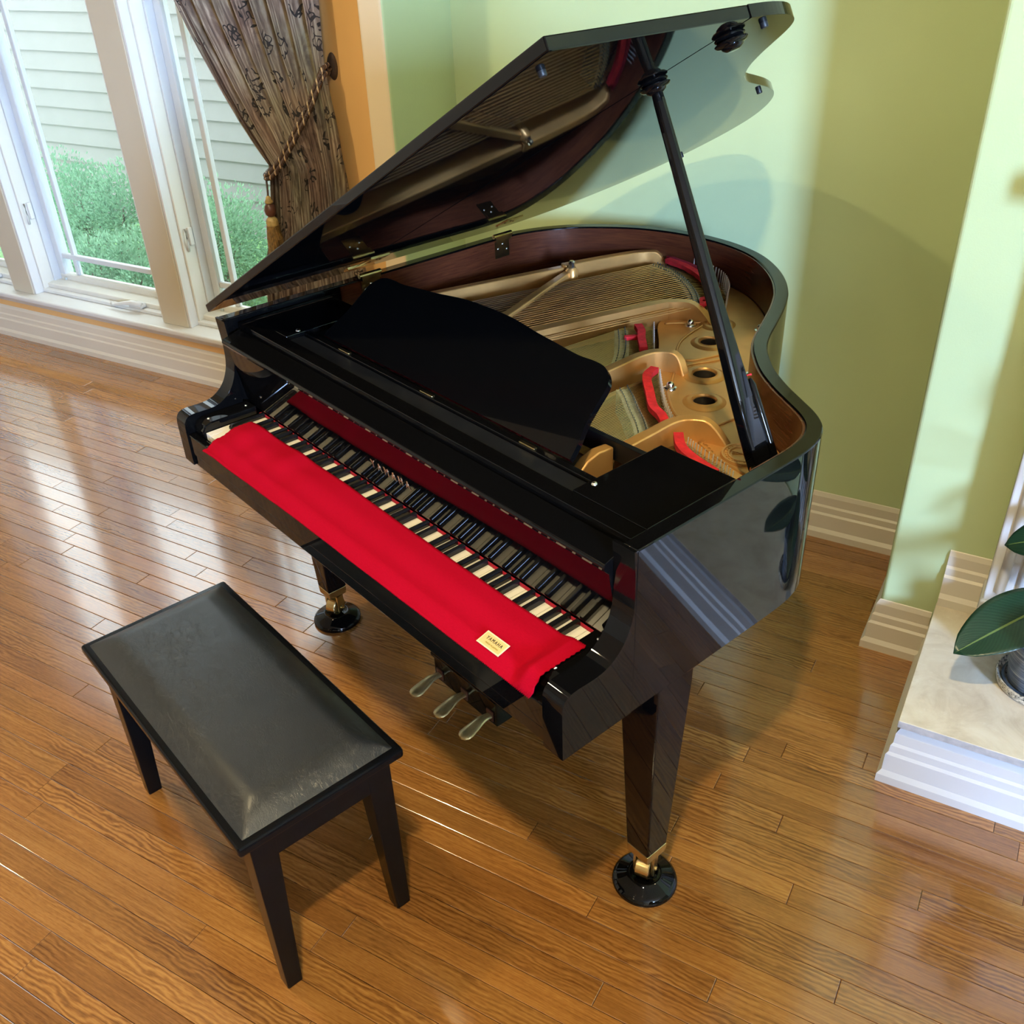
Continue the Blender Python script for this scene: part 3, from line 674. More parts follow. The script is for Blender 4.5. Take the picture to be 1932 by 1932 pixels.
# keys
KW = 1.2272 / 52
wm = MB(); wm.box(0.0005, KW - 0.0005, 0.030, 0.180, 0.750, 0.770); wm.box(0.0012, KW - 0.0012, 0.033, 0.180, 0.722, 0.750)
w0 = wm.build('white_key', 'ivory', pn, bev=0.0009)
w0.location = (-0.6136, 0, 0)
for k in range(1, 52):
    c_ = w0.copy(); col.objects.link(c_); c_.parent = pn; c_.location = (-0.6136 + k * KW, 0, 0)
bmk = MB().loft([[(-0.0055, 0.083, 0.769), (0.0055, 0.083, 0.769), (0.0055, 0.181, 0.769), (-0.0055, 0.181, 0.769)], [(-0.0054, 0.084, 0.776), (0.0054, 0.084, 0.776), (0.0054, 0.181, 0.776), (-0.0054, 0.181, 0.776)], [(-0.0046, 0.090, 0.7815), (0.0046, 0.090, 0.7815), (0.0046, 0.181, 0.7815), (-0.0046, 0.181, 0.7815)]])
first = None; names = 'ABCDEFG'
for k in range(51):
    if names[k % 7] in 'ACDFG':
        x = -0.6136 + (k + 1) * KW + {'A': 0.001, 'C': -0.0015, 'D': 0.0015, 'F': -0.002, 'G': 0}[names[k % 7]]
        if first is None: c_ = first = bmk.build('black_key', 'ebony', pn, bev=0.0012)
        else: c_ = first.copy(); col.objects.link(c_); c_.parent = pn
        c_.location = (x, 0, 0)
MB().box(-0.614, 0.614, 0.1800, 0.186, 0.762, 0.7722).build('name_felt', 'felt_dark', pn)
# fallboard
FB = [(0.190, 0.777), (0.184, 0.780), (0.1545, 0.945), (0.144, 0.956), (0.1405, 0.964), (0.143, 0.970), (0.150, 0.9725), (0.193, 0.984), (0.194, 0.972), (0.200, 0.777)]
fbd = MB().prism(FB, -0.6655, 0.6655, 'x').build('fallboard', 'lacquer', pn, bev=0.0015)
text_obj('fallboard_lettering', 'YAMAHA', 0.0300, 0.0005, 'gold_leaf', frame((0.004, 0.1713, 0.849), (1, 0, 0), (0, -0.0295, 0.165)) @ Matrix.Diagonal((0.80, 1, 1, 1)), pn, 1.75)
# top boards around the music desk
MB().box(-0.672, 0.672, 0.197, 0.233, 0.978, 0.9985).build('music_shelf_rail', 'lacquer', pn, bev=0.0015)
for s_ in (-1, 1):
    sp = MB().box(min(s_ * 0.497, s_ * 0.672), max(s_ * 0.497, s_ * 0.672), 0.2345, 0.465, 0.985, 0.9995).build('side_shelf', 'lacquer', pn, bev=0.0015)
    MB().lathe([(0, 0.004), (0.005, 0.003), (0.006, 0)], 10, (s_ * 0.51, 0.275, 0.9995)).build('shelf_stud', 'chrome', sp, smooth=True)
    MB().box(min(s_ * 0.60, s_ * 0.672), max(s_ * 0.60, s_ * 0.672), 0.235, 0.46, 0.88, 0.985).build('shelf_support', 'satin_black', pn)
led = MB().box(-0.4965, 0.4965, 0.2345, 0.281, 0.968, 0.9895).build('desk_ledge', 'satin_black', pn, bev=0.0015)
MB().box(-0.4965, 0.4965, 0.283, 0.298, 0.975, 0.9965).build('desk_hinge_rail', 'lacquer', pn, bev=0.0015)
MB().box(-0.60, 0.60, 0.449, 0.463, 0.930, 0.972).build('desk_slide_rail', 'satin_black', pn, bev=0.0015)
for s_ in (-1, 1):
    MB().box(s_ * 0.285 - 0.012, s_ * 0.285 + 0.012, 0.444, 0.468, 0.972, 0.984).build('slide_stop', 'satin_black', pn, bev=0.002)
    MB().box(s_ * 0.32 - 0.022, s_ * 0.32 + 0.022, 0.284, 0.2925, 0.9962, 1.0002).build('desk_hinge', 'brass', pn, bev=0.001)
MB().box(-0.022, 0.022, 0.284, 0.2925, 0.9962, 1.0002).build('desk_hinge', 'brass', pn, bev=0.001)
DH = [(0.0, 0.220), (0.050, 0.2195), (0.096, 0.2165), (0.160, 0.2085), (0.229, 0.2020), (0.290, 0.1965), (0.335, 0.1975), (0.365, 0.1940), (0.386, 0.180), (0.398, 0.160), (0.402, 0.122), (0.407, 0.080), (0.419, 0.038), (0.425, 0.004)]
DP = [(p.x, p.y) for p in spline([(a, b, 0) for a, b in DH], 5)]
DP = DP + [(-a, b) for a, b in reversed(DP)][:-1]
ta = R(52)
dm = MB().prism(DP, 0.0, 0.014)
dm.build('music_desk', 'lacquer', pn, bev=0.002, seg=3, xf=frame((0, 0.298, 0.9975), (1, 0, 0), (0, math.sin(ta), math.cos(ta))) @ Matrix.Translation((0, 0, -0.007)))
for s_ in (-1, 1):
    MB().tube([(s_ * 0.20, 0.44, 0.972), (s_ * 0.20, 0.298 + 0.13 * math.sin(ta) + 0.006, 0.9975 + 0.13 * math.cos(ta) - 0.008)], 0.005, 8).build('desk_strut', 'satin_black', pn, smooth=True)
# action seen in the gap below the desk
MB().box(-0.60, 0.60, 0.24, 0.60, 0.86, 0.868).build('action_floor', 'gap_shade', pn)  # dark sheet, the shade of the action space is in its colour
dfel = MB()
for k in range(86):
    x = -0.59 + k * 0.0138; dfel.box(x, x + 0.009, 0.315, 0.375, 0.900, 0.912 + 0.004 * (k % 3))
stuff(dfel.build('damper_felts', 'felt_dark', pn))

# cast plate, soundboard, strings
INP = offset(OUTS, 0.039)
sbp = [tuple(p) for p in INP]
MB().prism([q for q in sbp if q[1] > 0.48], 0.862, 0.872).build('soundboard', 'soundboard', pn)
ZPL = 0.900
HITCH = [(-0.43, 1.418), (-0.325, 1.452), (-0.223, 1.447), (-0.128, 1.420), (-0.050, 1.362), (-0.030, 1.325), (-0.045, 1.270), (-0.072, 1.215), (-0.083, 1.155), (-0.070, 1.098), (0.000, 1.022), (0.060, 0.956), (0.112, 0.905), (0.150, 0.850), (0.242, 0.763), (0.322, 0.693), (0.365, 0.666), (0.430, 0.634), (0.512, 0.612), (0.590, 0.585), (0.625, 0.46), (0.665, 0.44)]
edge = [p for p in INP if p.y > 0.44 and not (p.x < -0.40)]
edge = [p for i, p in enumerate(edge)]
outer = [(p.x, p.y) for p in edge] + [(p.x, p.y) for p in spline([(a, b, 0) for a, b in HITCH], 4)]
HOLES = [((0.223, 0.932), 0.028), ((0.314, 0.822), 0.026), ((0.110, 1.093), 0.027), ((0.043, 1.203), 0.025)]
def ring_pts(c, r, n=24): return [(c[0] + r * math.cos(2 * math.pi * k / n), c[1] + r * math.sin(2 * math.pi * k / n)) for k in range(n)]
loops = [outer] + [list(reversed(ring_pts(c, r))) for c, r in HOLES]
flat = [p for l in loops for p in l]
tri = tessellate_polygon([[Vector((a, b, 0)) for a, b in l] for l in loops])
pm = MB(); n = len(flat)
pf = [tuple(t_) for t_ in tri]
pm.add([(a, b, ZPL) for a, b in flat] + [(a, b, ZPL - 0.014) for a, b in flat], pf + [tuple(i + n for i in reversed(t_)) for t_ in pf])
st = 0
for l in loops:
    m_ = len(l); pm.f += [(st + i, st + (i + 1) % m_, st + (i + 1) % m_ + n, st + i + n) for i in range(m_)]; pm.mi += [0] * m_; st += m_
pl_ = pm.build('cast_plate', 'plate', pn)
for c, r in HOLES:
    MB().lathe([(r - 0.0016, -0.026), (r - 0.0016, 0.0005)], 36, (c[0], c[1], ZPL)).build('hole_shade_liner', 'gap_shade', pl_, smooth=60)  # added dark tube, shade of the hole wall is in its colour
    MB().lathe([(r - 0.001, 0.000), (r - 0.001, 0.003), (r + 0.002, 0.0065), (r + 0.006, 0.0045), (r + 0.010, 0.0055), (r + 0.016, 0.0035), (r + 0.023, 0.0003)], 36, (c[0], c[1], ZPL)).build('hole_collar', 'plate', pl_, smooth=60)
    MB().lathe([(0, 0), (r + 0.004, 0)], 24, (c[0], c[1], 0.874)).build('hole_shade_disc', 'gap_shade', pl_)  # near-black disc paints the darkness seen down through the hole
for bx, by in ((-0.004, 1.150), (0.213, 0.822), (0.636, 0.66), (0.30, 1.015), (0.15, 1.245)):
    MB().lathe([(0, 0.016), (0.005, 0.016), (0.009, 0.012), (0.010, 0.004), (0.015, 0.003), (0.016, 0)], 12, (bx, by, ZPL)).build('plate_bolt', 'chrome', pl_, smooth=50)
# raised webs on the plate
def web(path, w0_, h0, h1=None, name='plate_rib'):
    P = [Vector((a, b, 0)) for a, b in path]; P = spline([tuple(p) for p in P], 6); secs = []
    N_ = len(P)
    for i, p in enumerate(P):
        d = (P[min(i + 1, N_ - 1)] - P[max(i - 1, 0)]).normalized(); nr = Vector((-d.y, d.x, 0)); k = i / (N_ - 1)
        hh = h0 if h1 is None else h0 + (h1 - h0) * max(0, (k - 0.72) / 0.28) ** 1.5
        wd = w0_ * (1 - 0.25 * k)
        secs.append([tuple(p + nr * wd + Vector((0, 0, 0.882))), tuple(p + nr * wd * 0.75 + Vector((0, 0, ZPL + hh))), tuple(p - nr * wd * 0.75 + Vector((0, 0, ZPL + hh))), tuple(p - nr * wd + Vector((0, 0, 0.882)))])
    return MB().loft(secs).build(name, 'plate', pl_, smooth=35, bev=0.003)
web([(-0.255, 0.47), (-0.192, 0.749), (-0.100, 1.095), (-0.070, 1.155), (-0.020, 1.190), (0.03, 1.20)], 0.020, 0.050, 0.002)
web([(0.108, 0.47), (0.108, 0.72), (0.106, 0.835), (0.125, 0.885), (0.165, 0.905), (0.195, 0.90)], 0.018, 0.050, 0.002)
web([(0.388, 0.47), (0.385, 0.56), (0.384, 0.630), (0.402, 0.668), (0.44, 0.690), (0.48, 0.70)], 0.018, 0.050, 0.002)
web([(-0.672, 0.47), (-0.605, 0.736), (-0.507, 1.106), (-0.478, 1.205)], 0.020, 0.048)
web([(-0.492, 1.150), (-0.455, 1.275), (-0.415, 1.385), (-0.375, 1.430), (-0.345, 1.450)], 0.020, 0.055, 0.004)
web([(-0.235, 0.47), (-0.330, 0.776), (-0.400, 0.97), (-0.462, 1.140)], 0.020, 0.044)
MB().lathe([(0, 0.064), (0.0, 0.064), (0.012, 0.064), (0.018, 0.056), (0.018, 0.0)], 20, (-0.455, 1.150, 0.890)).build('plate_post', 'plate', pl_, smooth=50)
MB().lathe([(0, 0.020), (0.006, 0.020), (0.009, 0.016), (0.009, 0.0)], 8, (-0.455, 1.150, 0.954)).build('post_nut', 'chrome', pl_)
MB().loft([[(0.383 + a, y_, z_) for a, z_ in ((-0.012, 0.88), (0.012, 0.88), (0.012, zt), (-0.012, zt))] for y_, zt in ((0.300, 0.902), (0.325, 0.914), (0.350, 0.938), (0.375, 0.958), (0.405, 0.966), (0.445, 0.962))]).build('plate_brace', 'plate', pl_, smooth=40, bev=0.003)
# contour beads running across the web
def bead(path, r=0.0035):
    P = spline([(a, b, ZPL + 0.0005) for a, b in path], 8); return MB().tube(P, r, 8).build('plate_bead', 'plate', pl_, smooth=True)
bead([(-0.06, 1.11), (-0.02, 1.155), (0.04, 1.22)]); bead([(0.085, 0.935), (0.145, 0.975), (0.165, 1.015), (0.185, 1.085)]); bead([(0.150, 0.905), (0.165, 0.965), (0.185, 1.005), (0.205, 1.06)]); bead([(0.37, 0.72), (0.405, 0.75), (0.415, 0.80), (0.435, 0.855)])
bead([(0.165, 0.89), (0.20, 0.84), (0.235, 0.79), (0.30, 0.735), (0.36, 0.705)]); bead([(0.02, 1.18), (0.05, 1.05), (0.12, 0.945)]); bead([(0.43, 0.665), (0.50, 0.64), (0.585, 0.625), (0.625, 0.60)])
# emblem and cast lettering on the treble web
ec = (0.528, 0.688)
em = MB().lathe([(0, 0.0025), (0.028, 0.0025), (0.030, 0.0055), (0.033, 0.0055), (0.034, 0.003), (0.040, 0.003), (0.042, 0.006), (0.046, 0.006), (0.048, 0.0005)], 40, (*ec, ZPL)).build('emblem', 'plate', pl_, smooth=30)
for k in range(3):
    a = R(90 + 120 * k); d = Vector((math.cos(a), math.sin(a), 0)); nr = Vector((-d.y, d.x, 0)); c3 = Vector((*ec, ZPL + 0.004))
    fk = MB()
    fk.tube([c3 + d * 0.001, c3 + d * 0.010], 0.0013, 6)
    for q in (-1, 1): fk.tube([c3 + d * 0.010, c3 + d * 0.012 + nr * 0.003 * q, c3 + d * 0.024 + nr * 0.003 * q], 0.0012, 6)
    fk.build('tuning_fork_relief', 'plate', em, smooth=True)
for k in range(24):
    a = 2 * math.pi * k / 24
    MB().box(-0.0016, 0.0016, -0.0022, 0.0022, 0, 0.0018).build('emblem_tooth', 'plate', em, xf=Matrix.Translation((ec[0] + 0.037 * math.cos(a), ec[1] + 0.037 * math.sin(a), ZPL + 0.003)) @ Matrix.Rotation(a, 4, 'Z'))
text_obj('cast_lettering', 'YAMAHA', 0.018, 0.0012, 'plate', frame((0.470, 0.652, ZPL + 0.001), (-0.80, 0.42, 0), (-0.42, -0.80, 0)), pl_, 1.1)

def curve_at(pts, t_):
    k = t_ * (len(pts) - 1); i = min(int(k), len(pts) - 2); f = k - i
    return Vector(pts[i]) * (1 - f) + Vector(pts[i + 1]) * f
def ribbon(path, w_, z0, z1, name, mat, parent):
    P = [Vector((p.x, p.y)) for p in spline([(a, b, 0) for a, b in path], 6)]; A, B = offset(P, w_ / 2), offset(P, -w_ / 2)
    return strip_wall(MB(), A, B, z0, z1).build(name, mat, parent, smooth=40)
BB_ = [(-0.335, 1.378), (-0.253, 1.361), (-0.168, 1.317), (-0.093, 1.262), (-0.020, 1.192)]
B23 = [(-0.062, 0.946), (-0.010, 0.895), (0.040, 0.840), (0.086, 0.778)]
B34 = [(0.180, 0.698), (0.220, 0.672), (0.270, 0.635), (0.315, 0.604), (0.356, 0.570)]
ZSTR = 0.934
sset = MB(); csset = MB(); pins = MB(); hp = MB()
bb_s = [tuple(p) for p in spline([(a, b, 0) for a, b in BB_], 6)]
HB = [tuple(p) for p in spline([(-0.310, 1.466, 0), (-0.223, 1.457, 0), (-0.128, 1.428, 0), (-0.055, 1.366, 0), (-0.008, 1.300, 0)], 6)]
def quad_wire(mb, a, b_, r):
    a = Vector(a); b_ = Vector(b_); d = (b_ - a).normalized(); s_ = d.cross(Vector((0, 0, 1))).normalized() * r; u = Vector((0, 0, r))
    mb.add([a + s_, a + u, a - s_, a - u, b_ + s_, b_ + u, b_ - s_, b_ - u], [(0, 1, 5, 4), (1, 2, 6, 5), (2, 3, 7, 6), (3, 0, 4, 7)])
NBS = 28
for k in range(NBS):
    t_ = k / (NBS - 1); b_ = curve_at(bb_s, t_); hpt = curve_at(HB, t_)
    x0 = b_.x - (b_.y - 0.47) * 0.27
    rr = 0.0021 - 0.0009 * t_
    quad_wire(csset, (x0, 0.47, ZSTR), (b_.x, b_.y, ZSTR), rr); quad_wire(sset, (b_.x, b_.y, ZSTR), (hpt.x, hpt.y, 0.912), 0.0009)
    for dy in (-0.010, 0.010): pins.tube([(b_.x + 0.002, b_.y + dy, 0.928), (b_.x + 0.002, b_.y + dy, 0.939)], 0.0012, 5)
    hp.tube([(hpt.x, hpt.y, 0.899), (hpt.x + 0.001, hpt.y + 0.004, 0.948)], 0.0019, 6)
def section(B, H_, nst, slope, y0):
    bs = [tuple(p) for p in spline([(a, b, 0) for a, b in B], 6)]; hs = [tuple(p) for p in spline([(a, b, 0) for a, b in H_], 6)]
    for k in range(nst):
        t_ = (k + 0.5) / nst; b_ = curve_at(bs, t_); q = curve_at(hs, t_)
        quad_wire(sset, (b_.x - (b_.y - y0) * slope, y0, ZSTR), (b_.x, b_.y, ZSTR), 0.0008); quad_wire(sset, (b_.x, b_.y, ZSTR), (q.x, q.y, 0.912), 0.0008)
        if k % 2 == 0:
            pins.tube([(b_.x, b_.y - 0.011, 0.926), (b_.x, b_.y - 0.011, 0.938)], 0.0011, 5); pins.tube([(b_.x + 0.002, b_.y + 0.011, 0.926), (b_.x + 0.002, b_.y + 0.011, 0.938)], 0.0011, 5)
            hp.tube([(q.x, q.y, 0.899), (q.x, q.y + 0.003, 0.925)], 0.0014, 6)
H23 = [(-0.050, 1.055), (0.002, 0.998), (0.052, 0.942), (0.086, 0.905)]
H34 = [(0.160, 0.842), (0.215, 0.788), (0.280, 0.728), (0.345, 0.677)]
H45 = [(0.425, 0.630), (0.470, 0.617), (0.530, 0.604), (0.585, 0.582)]
section(B23, H23, 30, 0.10, 0.47); section(B34, H34, 36, 0.0, 0.47)
section([(0.420, 0.520), (0.500, 0.500), (0.585, 0.485)], H45, 30, 0.0, 0.40)
stuff(csset.build('copper_strings', 'copper', pn, recalc=False)); stuff(sset.build('steel_strings', 'steel', pn, recalc=False))
stuff(pins.build('bridge_pins', 'pin_dark', pn, recalc=False)); stuff(hp.build('hitch_pins', 'pin', pn, recalc=False, smooth=50))
ribbon(BB_, 0.034, 0.872, 0.930, 'bass_bridge', 'bridge_blue', pn); ribbon(B23, 0.034, 0.872, 0.929, 'tenor_bridge', 'bridge', pn); ribbon(B34, 0.032, 0.872, 0.929, 'treble_bridge', 'bridge', pn)
ribbon([(-0.330, 1.428), (-0.240, 1.414), (-0.140, 1.368), (-0.055, 1.302), (-0.015, 1.225)], 0.020, 0.929, 0.942, 'string_felt', 'felt_bright', pn)
ribbon([(-0.350, 1.452), (-0.240, 1.436), (-0.140, 1.396), (-0.070, 1.340)], 0.012, 0.926, 0.940, 'string_felt', 'felt_dark', pn)
ribbon([(-0.060, 1.290), (-0.028, 1.262), (-0.040, 1.240), (-0.012, 1.205)], 0.014, 0.930, 0.942, 'string_felt', 'felt_bright', pn)
ribbon([(-0.040, 0.985), (-0.005, 0.960), (0.022, 0.930), (0.072, 0.884)], 0.020, 0.929, 0.942, 'string_felt', 'felt_bright', pn)
ribbon([(-0.012, 0.905), (0.012, 0.935)], 0.012, 0.930, 0.940, 'string_felt', 'felt_bright', pn)
ribbon([(0.168, 0.817), (0.186, 0.770), (0.251, 0.709), (0.298, 0.667), (0.335, 0.650), (0.362, 0.632)], 0.020, 0.929, 0.942, 'string_felt', 'felt_bright', pn)
ribbon([(0.418, 0.610), (0.455, 0.575), (0.500, 0.555), (0.57, 0.540)], 0.020, 0.929, 0.942, 'string_felt', 'felt_bright', pn)

# lid (front flap and main leaf), propped open about the hinge on the bass side
TH = R(28.3); HX, HZ = -0.722, 1.026
LX = Vector((math.cos(TH), 0, math.sin(TH))); LN = Vector((-math.sin(TH), 0, math.cos(TH)))
LM = frame((HX, 0, HZ), LX, (0, 1, 0))         # local: x across lid from hinge, y along, z = lid normal (up)
LO = offset(OUTS, -0.006)
lidp = [(0.721, 0.146)] + [(p.x, p.y) for p in LO if p.y > 0.2] + [(-0.722, 0.146)]
lidl = [(a - HX, b) for a, b in lidp]
YSM = 0.560
def clip(poly, yc, keep_less):
    out = []
    for i in range(len(poly)):
        a, b_ = poly[i], poly[(i + 1) % len(poly)]; ia = (a[1] < yc) == keep_less; ib = (b_[1] < yc) == keep_less
        if ia: out.append(a)
        if ia != ib: k = (yc - a[1]) / (b_[1] - a[1]); out.append((a[0] + (b_[0] - a[0]) * k, yc))
    return out
def tilt(mb): mb.v = [tuple(LM @ Vector(q)) for q in mb.v]; return mb
MB().prism(clip(lidl, YSM - 0.0012, True), 0.0, 0.020).build('lid_flap', 'lacquer', pn, bev=0.0025, xf=LM)
MB().prism(clip(lidl, YSM + 0.0012, False), 0.0, 0.020).build('lid', 'lacquer', pn, bev=0.0025, xf=LM)
CUPX = [(0, -0.034), (0.010, -0.034), (0.0125, -0.032), (0.017, -0.027), (0.018, -0.022), (0.024, -0.019), (0.027, -0.014), (0.027, -0.011), (0.022, -0.007), (0.025, -0.002), (0.025, 0.0)]
CUP = [(r_, z_ * 0.60) for r_, z_ in CUPX]
cups = []
for cx_, cy_ in ((0.488, 0.578), (0.650, 0.592)):
    cups.append(MB().lathe(CUP, 28, (cx_ - HX, cy_, 0)).build('prop_cup', 'lacquer', pn, smooth=40, xf=LM))
for bx_, by_ in ((0.650, 0.190), (0.690, 0.628), (0.262, 1.150), (-0.30, 1.488)):
    MB().lathe([(0, -0.008), (0.0052, -0.008), (0.0064, -0.0065), (0.0064, 0)], 14, (bx_ - HX, by_, 0)).build('lid_buffer', 'rubber', pn, smooth=40, xf=LM)
MB().box(0.035, 0.060, YSM - 0.030, YSM + 0.030, -0.003, 0.0).build('flap_hinge', 'brass', pn, xf=LM)
for hy in (0.600, 1.075):
    hg = MB(); hg.tube([(-0.676, hy - 0.035, 1.022), (-0.676, hy + 0.035, 1.022)], 0.007, 10); hg.box(-0.6815, -0.668, hy - 0.030, hy + 0.030, 1.008, 1.022)
    h0 = hg.build('lid_hinge', 'brass', pn, smooth=40)
    MB().box(-0.6785, -0.6765, hy - 0.030, hy + 0.030, 0.955, 1.010).build('hinge_leaf', 'brass', h0)
    MB().box(0.060, 0.125, hy - 0.030, hy + 0.030, -0.0025, -0.0002).build('hinge_leaf', 'brass', h0, xf=LM)
    for dy, dz in ((-0.018, -0.030), (0.016, -0.036), (0.0, -0.018)):
        MB().lathe([(0, 0.002), (0.003, 0.0015), (0.004, 0)], 8, (-0.6765, hy + dy, 1.012 + dz), Matrix.Rotation(R(90), 3, 'Y')).build('hinge_screw', 'chrome', h0, smooth=True)
        MB().lathe([(0, -0.004), (0.003, -0.0035), (0.004, -0.002)], 8, (0.11 + dz * 0.6, hy + dy, 0)).build('hinge_screw', 'chrome', h0, smooth=True, xf=LM)
# prop stick
pb = Vector((0.655, 0.585, 0.925)); pt = LM @ Vector((0.488 - HX, 0.578, -0.013)); ax_ = (pt - pb).normalized(); s1 = ax_.cross(Vector((0, 1, 0))).normalized(); s2 = s1.cross(ax_).normalized()
def oct_sec(k, a, b_, c=0.35):
    p = pb + (pt - pb) * k; pts = []
    for u, v in ((1, c), (c, 1), (-c, 1), (-1, c), (-1, -c), (-c, -1), (c, -1), (1, -c)):
        pts.append(tuple(p + s1 * (a * u) + s2 * (b_ * v)))
    return pts
prop = MB().loft([oct_sec(0, 0.013, 0.022, 0.75), oct_sec(0.10, 0.014, 0.024, 0.75), oct_sec(0.24, 0.014, 0.022, 0.72), oct_sec(0.40, 0.0135, 0.0165, 0.6), oct_sec(0.55, 0.0125, 0.0135, 0.5), oct_sec(0.75, 0.012, 0.012, 0.42), oct_sec(0.97, 0.0105, 0.0105, 0.42), oct_sec(1.0, 0.0095, 0.0095, 0.42)]).build('prop_stick', 'lacquer', pn, smooth=30, bev=0.002)
pb2, pt2 = pb + Vector((0.012, 0.030, 0.005)), pb + (pt - pb) * 0.285 + Vector((0.010, 0.026, 0))
MB().tube([pb2, pb2 * 0.7 + pt2 * 0.3, pb2 * 0.35 + pt2 * 0.65, pt2 - (pt2 - pb2).normalized() * 0.012, pt2], [0.008, 0.0085, 0.008, 0.0075, 0.003], 12).build('half_prop', 'lacquer', pn, smooth=40)
MB().tube([pt2 - ax_ * 0.05 - s2 * 0.0 + Vector((-0.008, -0.011, 0)), pt2 + Vector((-0.006, -0.010, 0.006)), pt2 + Vector((0.004, -0.002, 0.010))], 0.0022, 6).build('prop_felt', 'felt_bright', pn, smooth=True)
MB().lathe([(0, 0.010), (0.004, 0.009), (0.006, 0.004), (0.006, 0)], 12, tuple(pb + (pt - pb) * 0.735 - s1 * 0.010), frame((0, 0, 0), s2, ax_).to_3x3() if False else (Vector((0, 0, 1)).rotation_difference(-s1 if s1.x > 0 else s1).to_matrix())).build('prop_stop', 'rubber', pn, smooth=40)
bk = MB(); bk.box(0.628, 0.673, 0.555, 0.565, 0.900, 0.952); bk.box(0.628, 0.673, 0.615, 0.622, 0.900, 0.958); bk.tube([(0.650, 0.550, 0.930), (0.650, 0.627, 0.930)], 0.006, 10)
bk.build('prop_bracket', 'brass', pn, bev=0.001)
MB().tube([(0.640, 0.552, 0.935), (0.640, 0.556, 0.972)], 0.004, 8).build('prop_pin', 'brass', pn, smooth=40)
MB().box(0.638, 0.668, 0.566, 0.590, 0.905, 0.918).build('prop_pad', 'felt_bright', pn)

# legs, ferrules, casters
def sq(cx_, cy_, hw, z): return [(cx_ - hw, cy_ - hw, z), (cx_ + hw, cy_ - hw, z), (cx_ + hw, cy_ + hw, z), (cx_ - hw, cy_ + hw, z)]
for lx, ly in ((0.642, 0.314), (-0.642, 0.314), (-0.20, 1.27)):
    lg = MB().loft([sq(lx, ly, 0.050, 0.668), sq(lx, ly, 0.049, 0.60), sq(lx, ly, 0.0305, 0.128)]).build('leg', 'lacquer', pn, bev=0.003)
    MB().loft([sq(lx, ly, 0.0303, 0.128), sq(lx, ly, 0.0293, 0.103)]).build('leg_ferrule', 'brass', lg, bev=0.0015)
    fk = MB(); fk.box(lx - 0.024, lx - 0.018, ly - 0.014, ly + 0.014, 0.040, 0.106); fk.box(lx + 0.018, lx + 0.024, ly - 0.014, ly + 0.014, 0.040, 0.106); fk.box(lx - 0.024, lx + 0.024, ly - 0.014, ly + 0.014, 0.094, 0.106)
    fk.tube([(lx - 0.027, ly, 0.053), (lx + 0.027, ly, 0.053)], 0.005, 8)
    fk.build('caster_fork', 'brass', lg, bev=0.001, xf=Matrix.Translation((lx, ly, 0)) @ Matrix.Rotation(R(22), 4, 'Z') @ Matrix.Translation((-lx, -ly, 0)))
    MB().lathe([(0, -0.016), (0.027, -0.016), (0.029, -0.014), (0.029, 0.014), (0.027, 0.016), (0, 0.016)], 24, (0, 0, 0), Matrix.Rotation(R(90), 3, 'Y')).build('caster_wheel', 'brass', lg, smooth=40, xf=Matrix.Translation((lx, ly, 0.0535)) @ Matrix.Rotation(R(22), 4, 'Z'))
CUPP = [(0, 0.022), (0.022, 0.022), (0.027, 0.023), (0.034, 0.030), (0.038, 0.030), (0.042, 0.026), (0.062, 0.020), (0.071, 0.012), (0.073, 0.005), (0.072, 0.0003), (0, 0.0003)]
def to_world(x, y_, z): return P0 + Matrix.Rotation(PYAW, 3, 'Z') @ Vector((x, y_, z))
for lx, ly, lb in ((0.642, 0.314, 'black caster cup under the piano leg nearest the hearth'), (-0.642, 0.314, 'black caster cup under the piano leg nearest the window'), (-0.20, 1.27, 'black caster cup under the rear piano leg')):
    cc = MB().lathe(CUPP, 48).build('caster_cup', 'lacquer', smooth=50); cc.location = to_world(lx, ly, 0); tag(cc, lb, 'caster cup', 'caster cups under the piano legs')
# pedal lyre
ly_ = MB().box(-0.130, 0.130, 0.318, 0.415, 0.095, 0.172).build('lyre_box', 'lacquer', pn, bev=0.003)
MB().box(-0.136, 0.136, 0.312, 0.421, 0.172, 0.184).build('lyre_box_cap', 'lacquer', ly_, bev=0.003)
for x in (-0.055, 0.055): MB().box(x - 0.022, x + 0.022, 0.345, 0.395, 0.184, 0.664).build('lyre_post', 'lacquer', pn, bev=0.003)
for x in (-0.018, 0.0, 0.018): MB().tube([(x, 0.372, 0.18), (x, 0.372, 0.664)], 0.004, 8).build('pedal_rod', 'brass', pn, smooth=True)
for x in (-0.105, 0.0, 0.105):
    secs = []
    for k, (yy, wd, th_, zc) in enumerate([(0.330, 0.010, 0.006, 0.118), (0.300, 0.011, 0.006, 0.124), (0.285, 0.014, 0.007, 0.124), (0.262, 0.018, 0.0075, 0.116), (0.245, 0.0205, 0.0075, 0.111), (0.232, 0.0195, 0.007, 0.109), (0.224, 0.014, 0.006, 0.108), (0.220, 0.006, 0.004, 0.108)]):
        secs.append([(x + wd * math.cos(a), yy, zc + th_ * math.sin(a)) for a in [2 * math.pi * q / 12 for q in range(12)]])
    pd = MB().loft(secs).build('pedal', 'pedal', pn, smooth=50)
    MB().box(x - 0.013, x + 0.013, 0.3150, 0.3185, 0.106, 0.138).build('pedal_slot', 'wood_ball', pd)

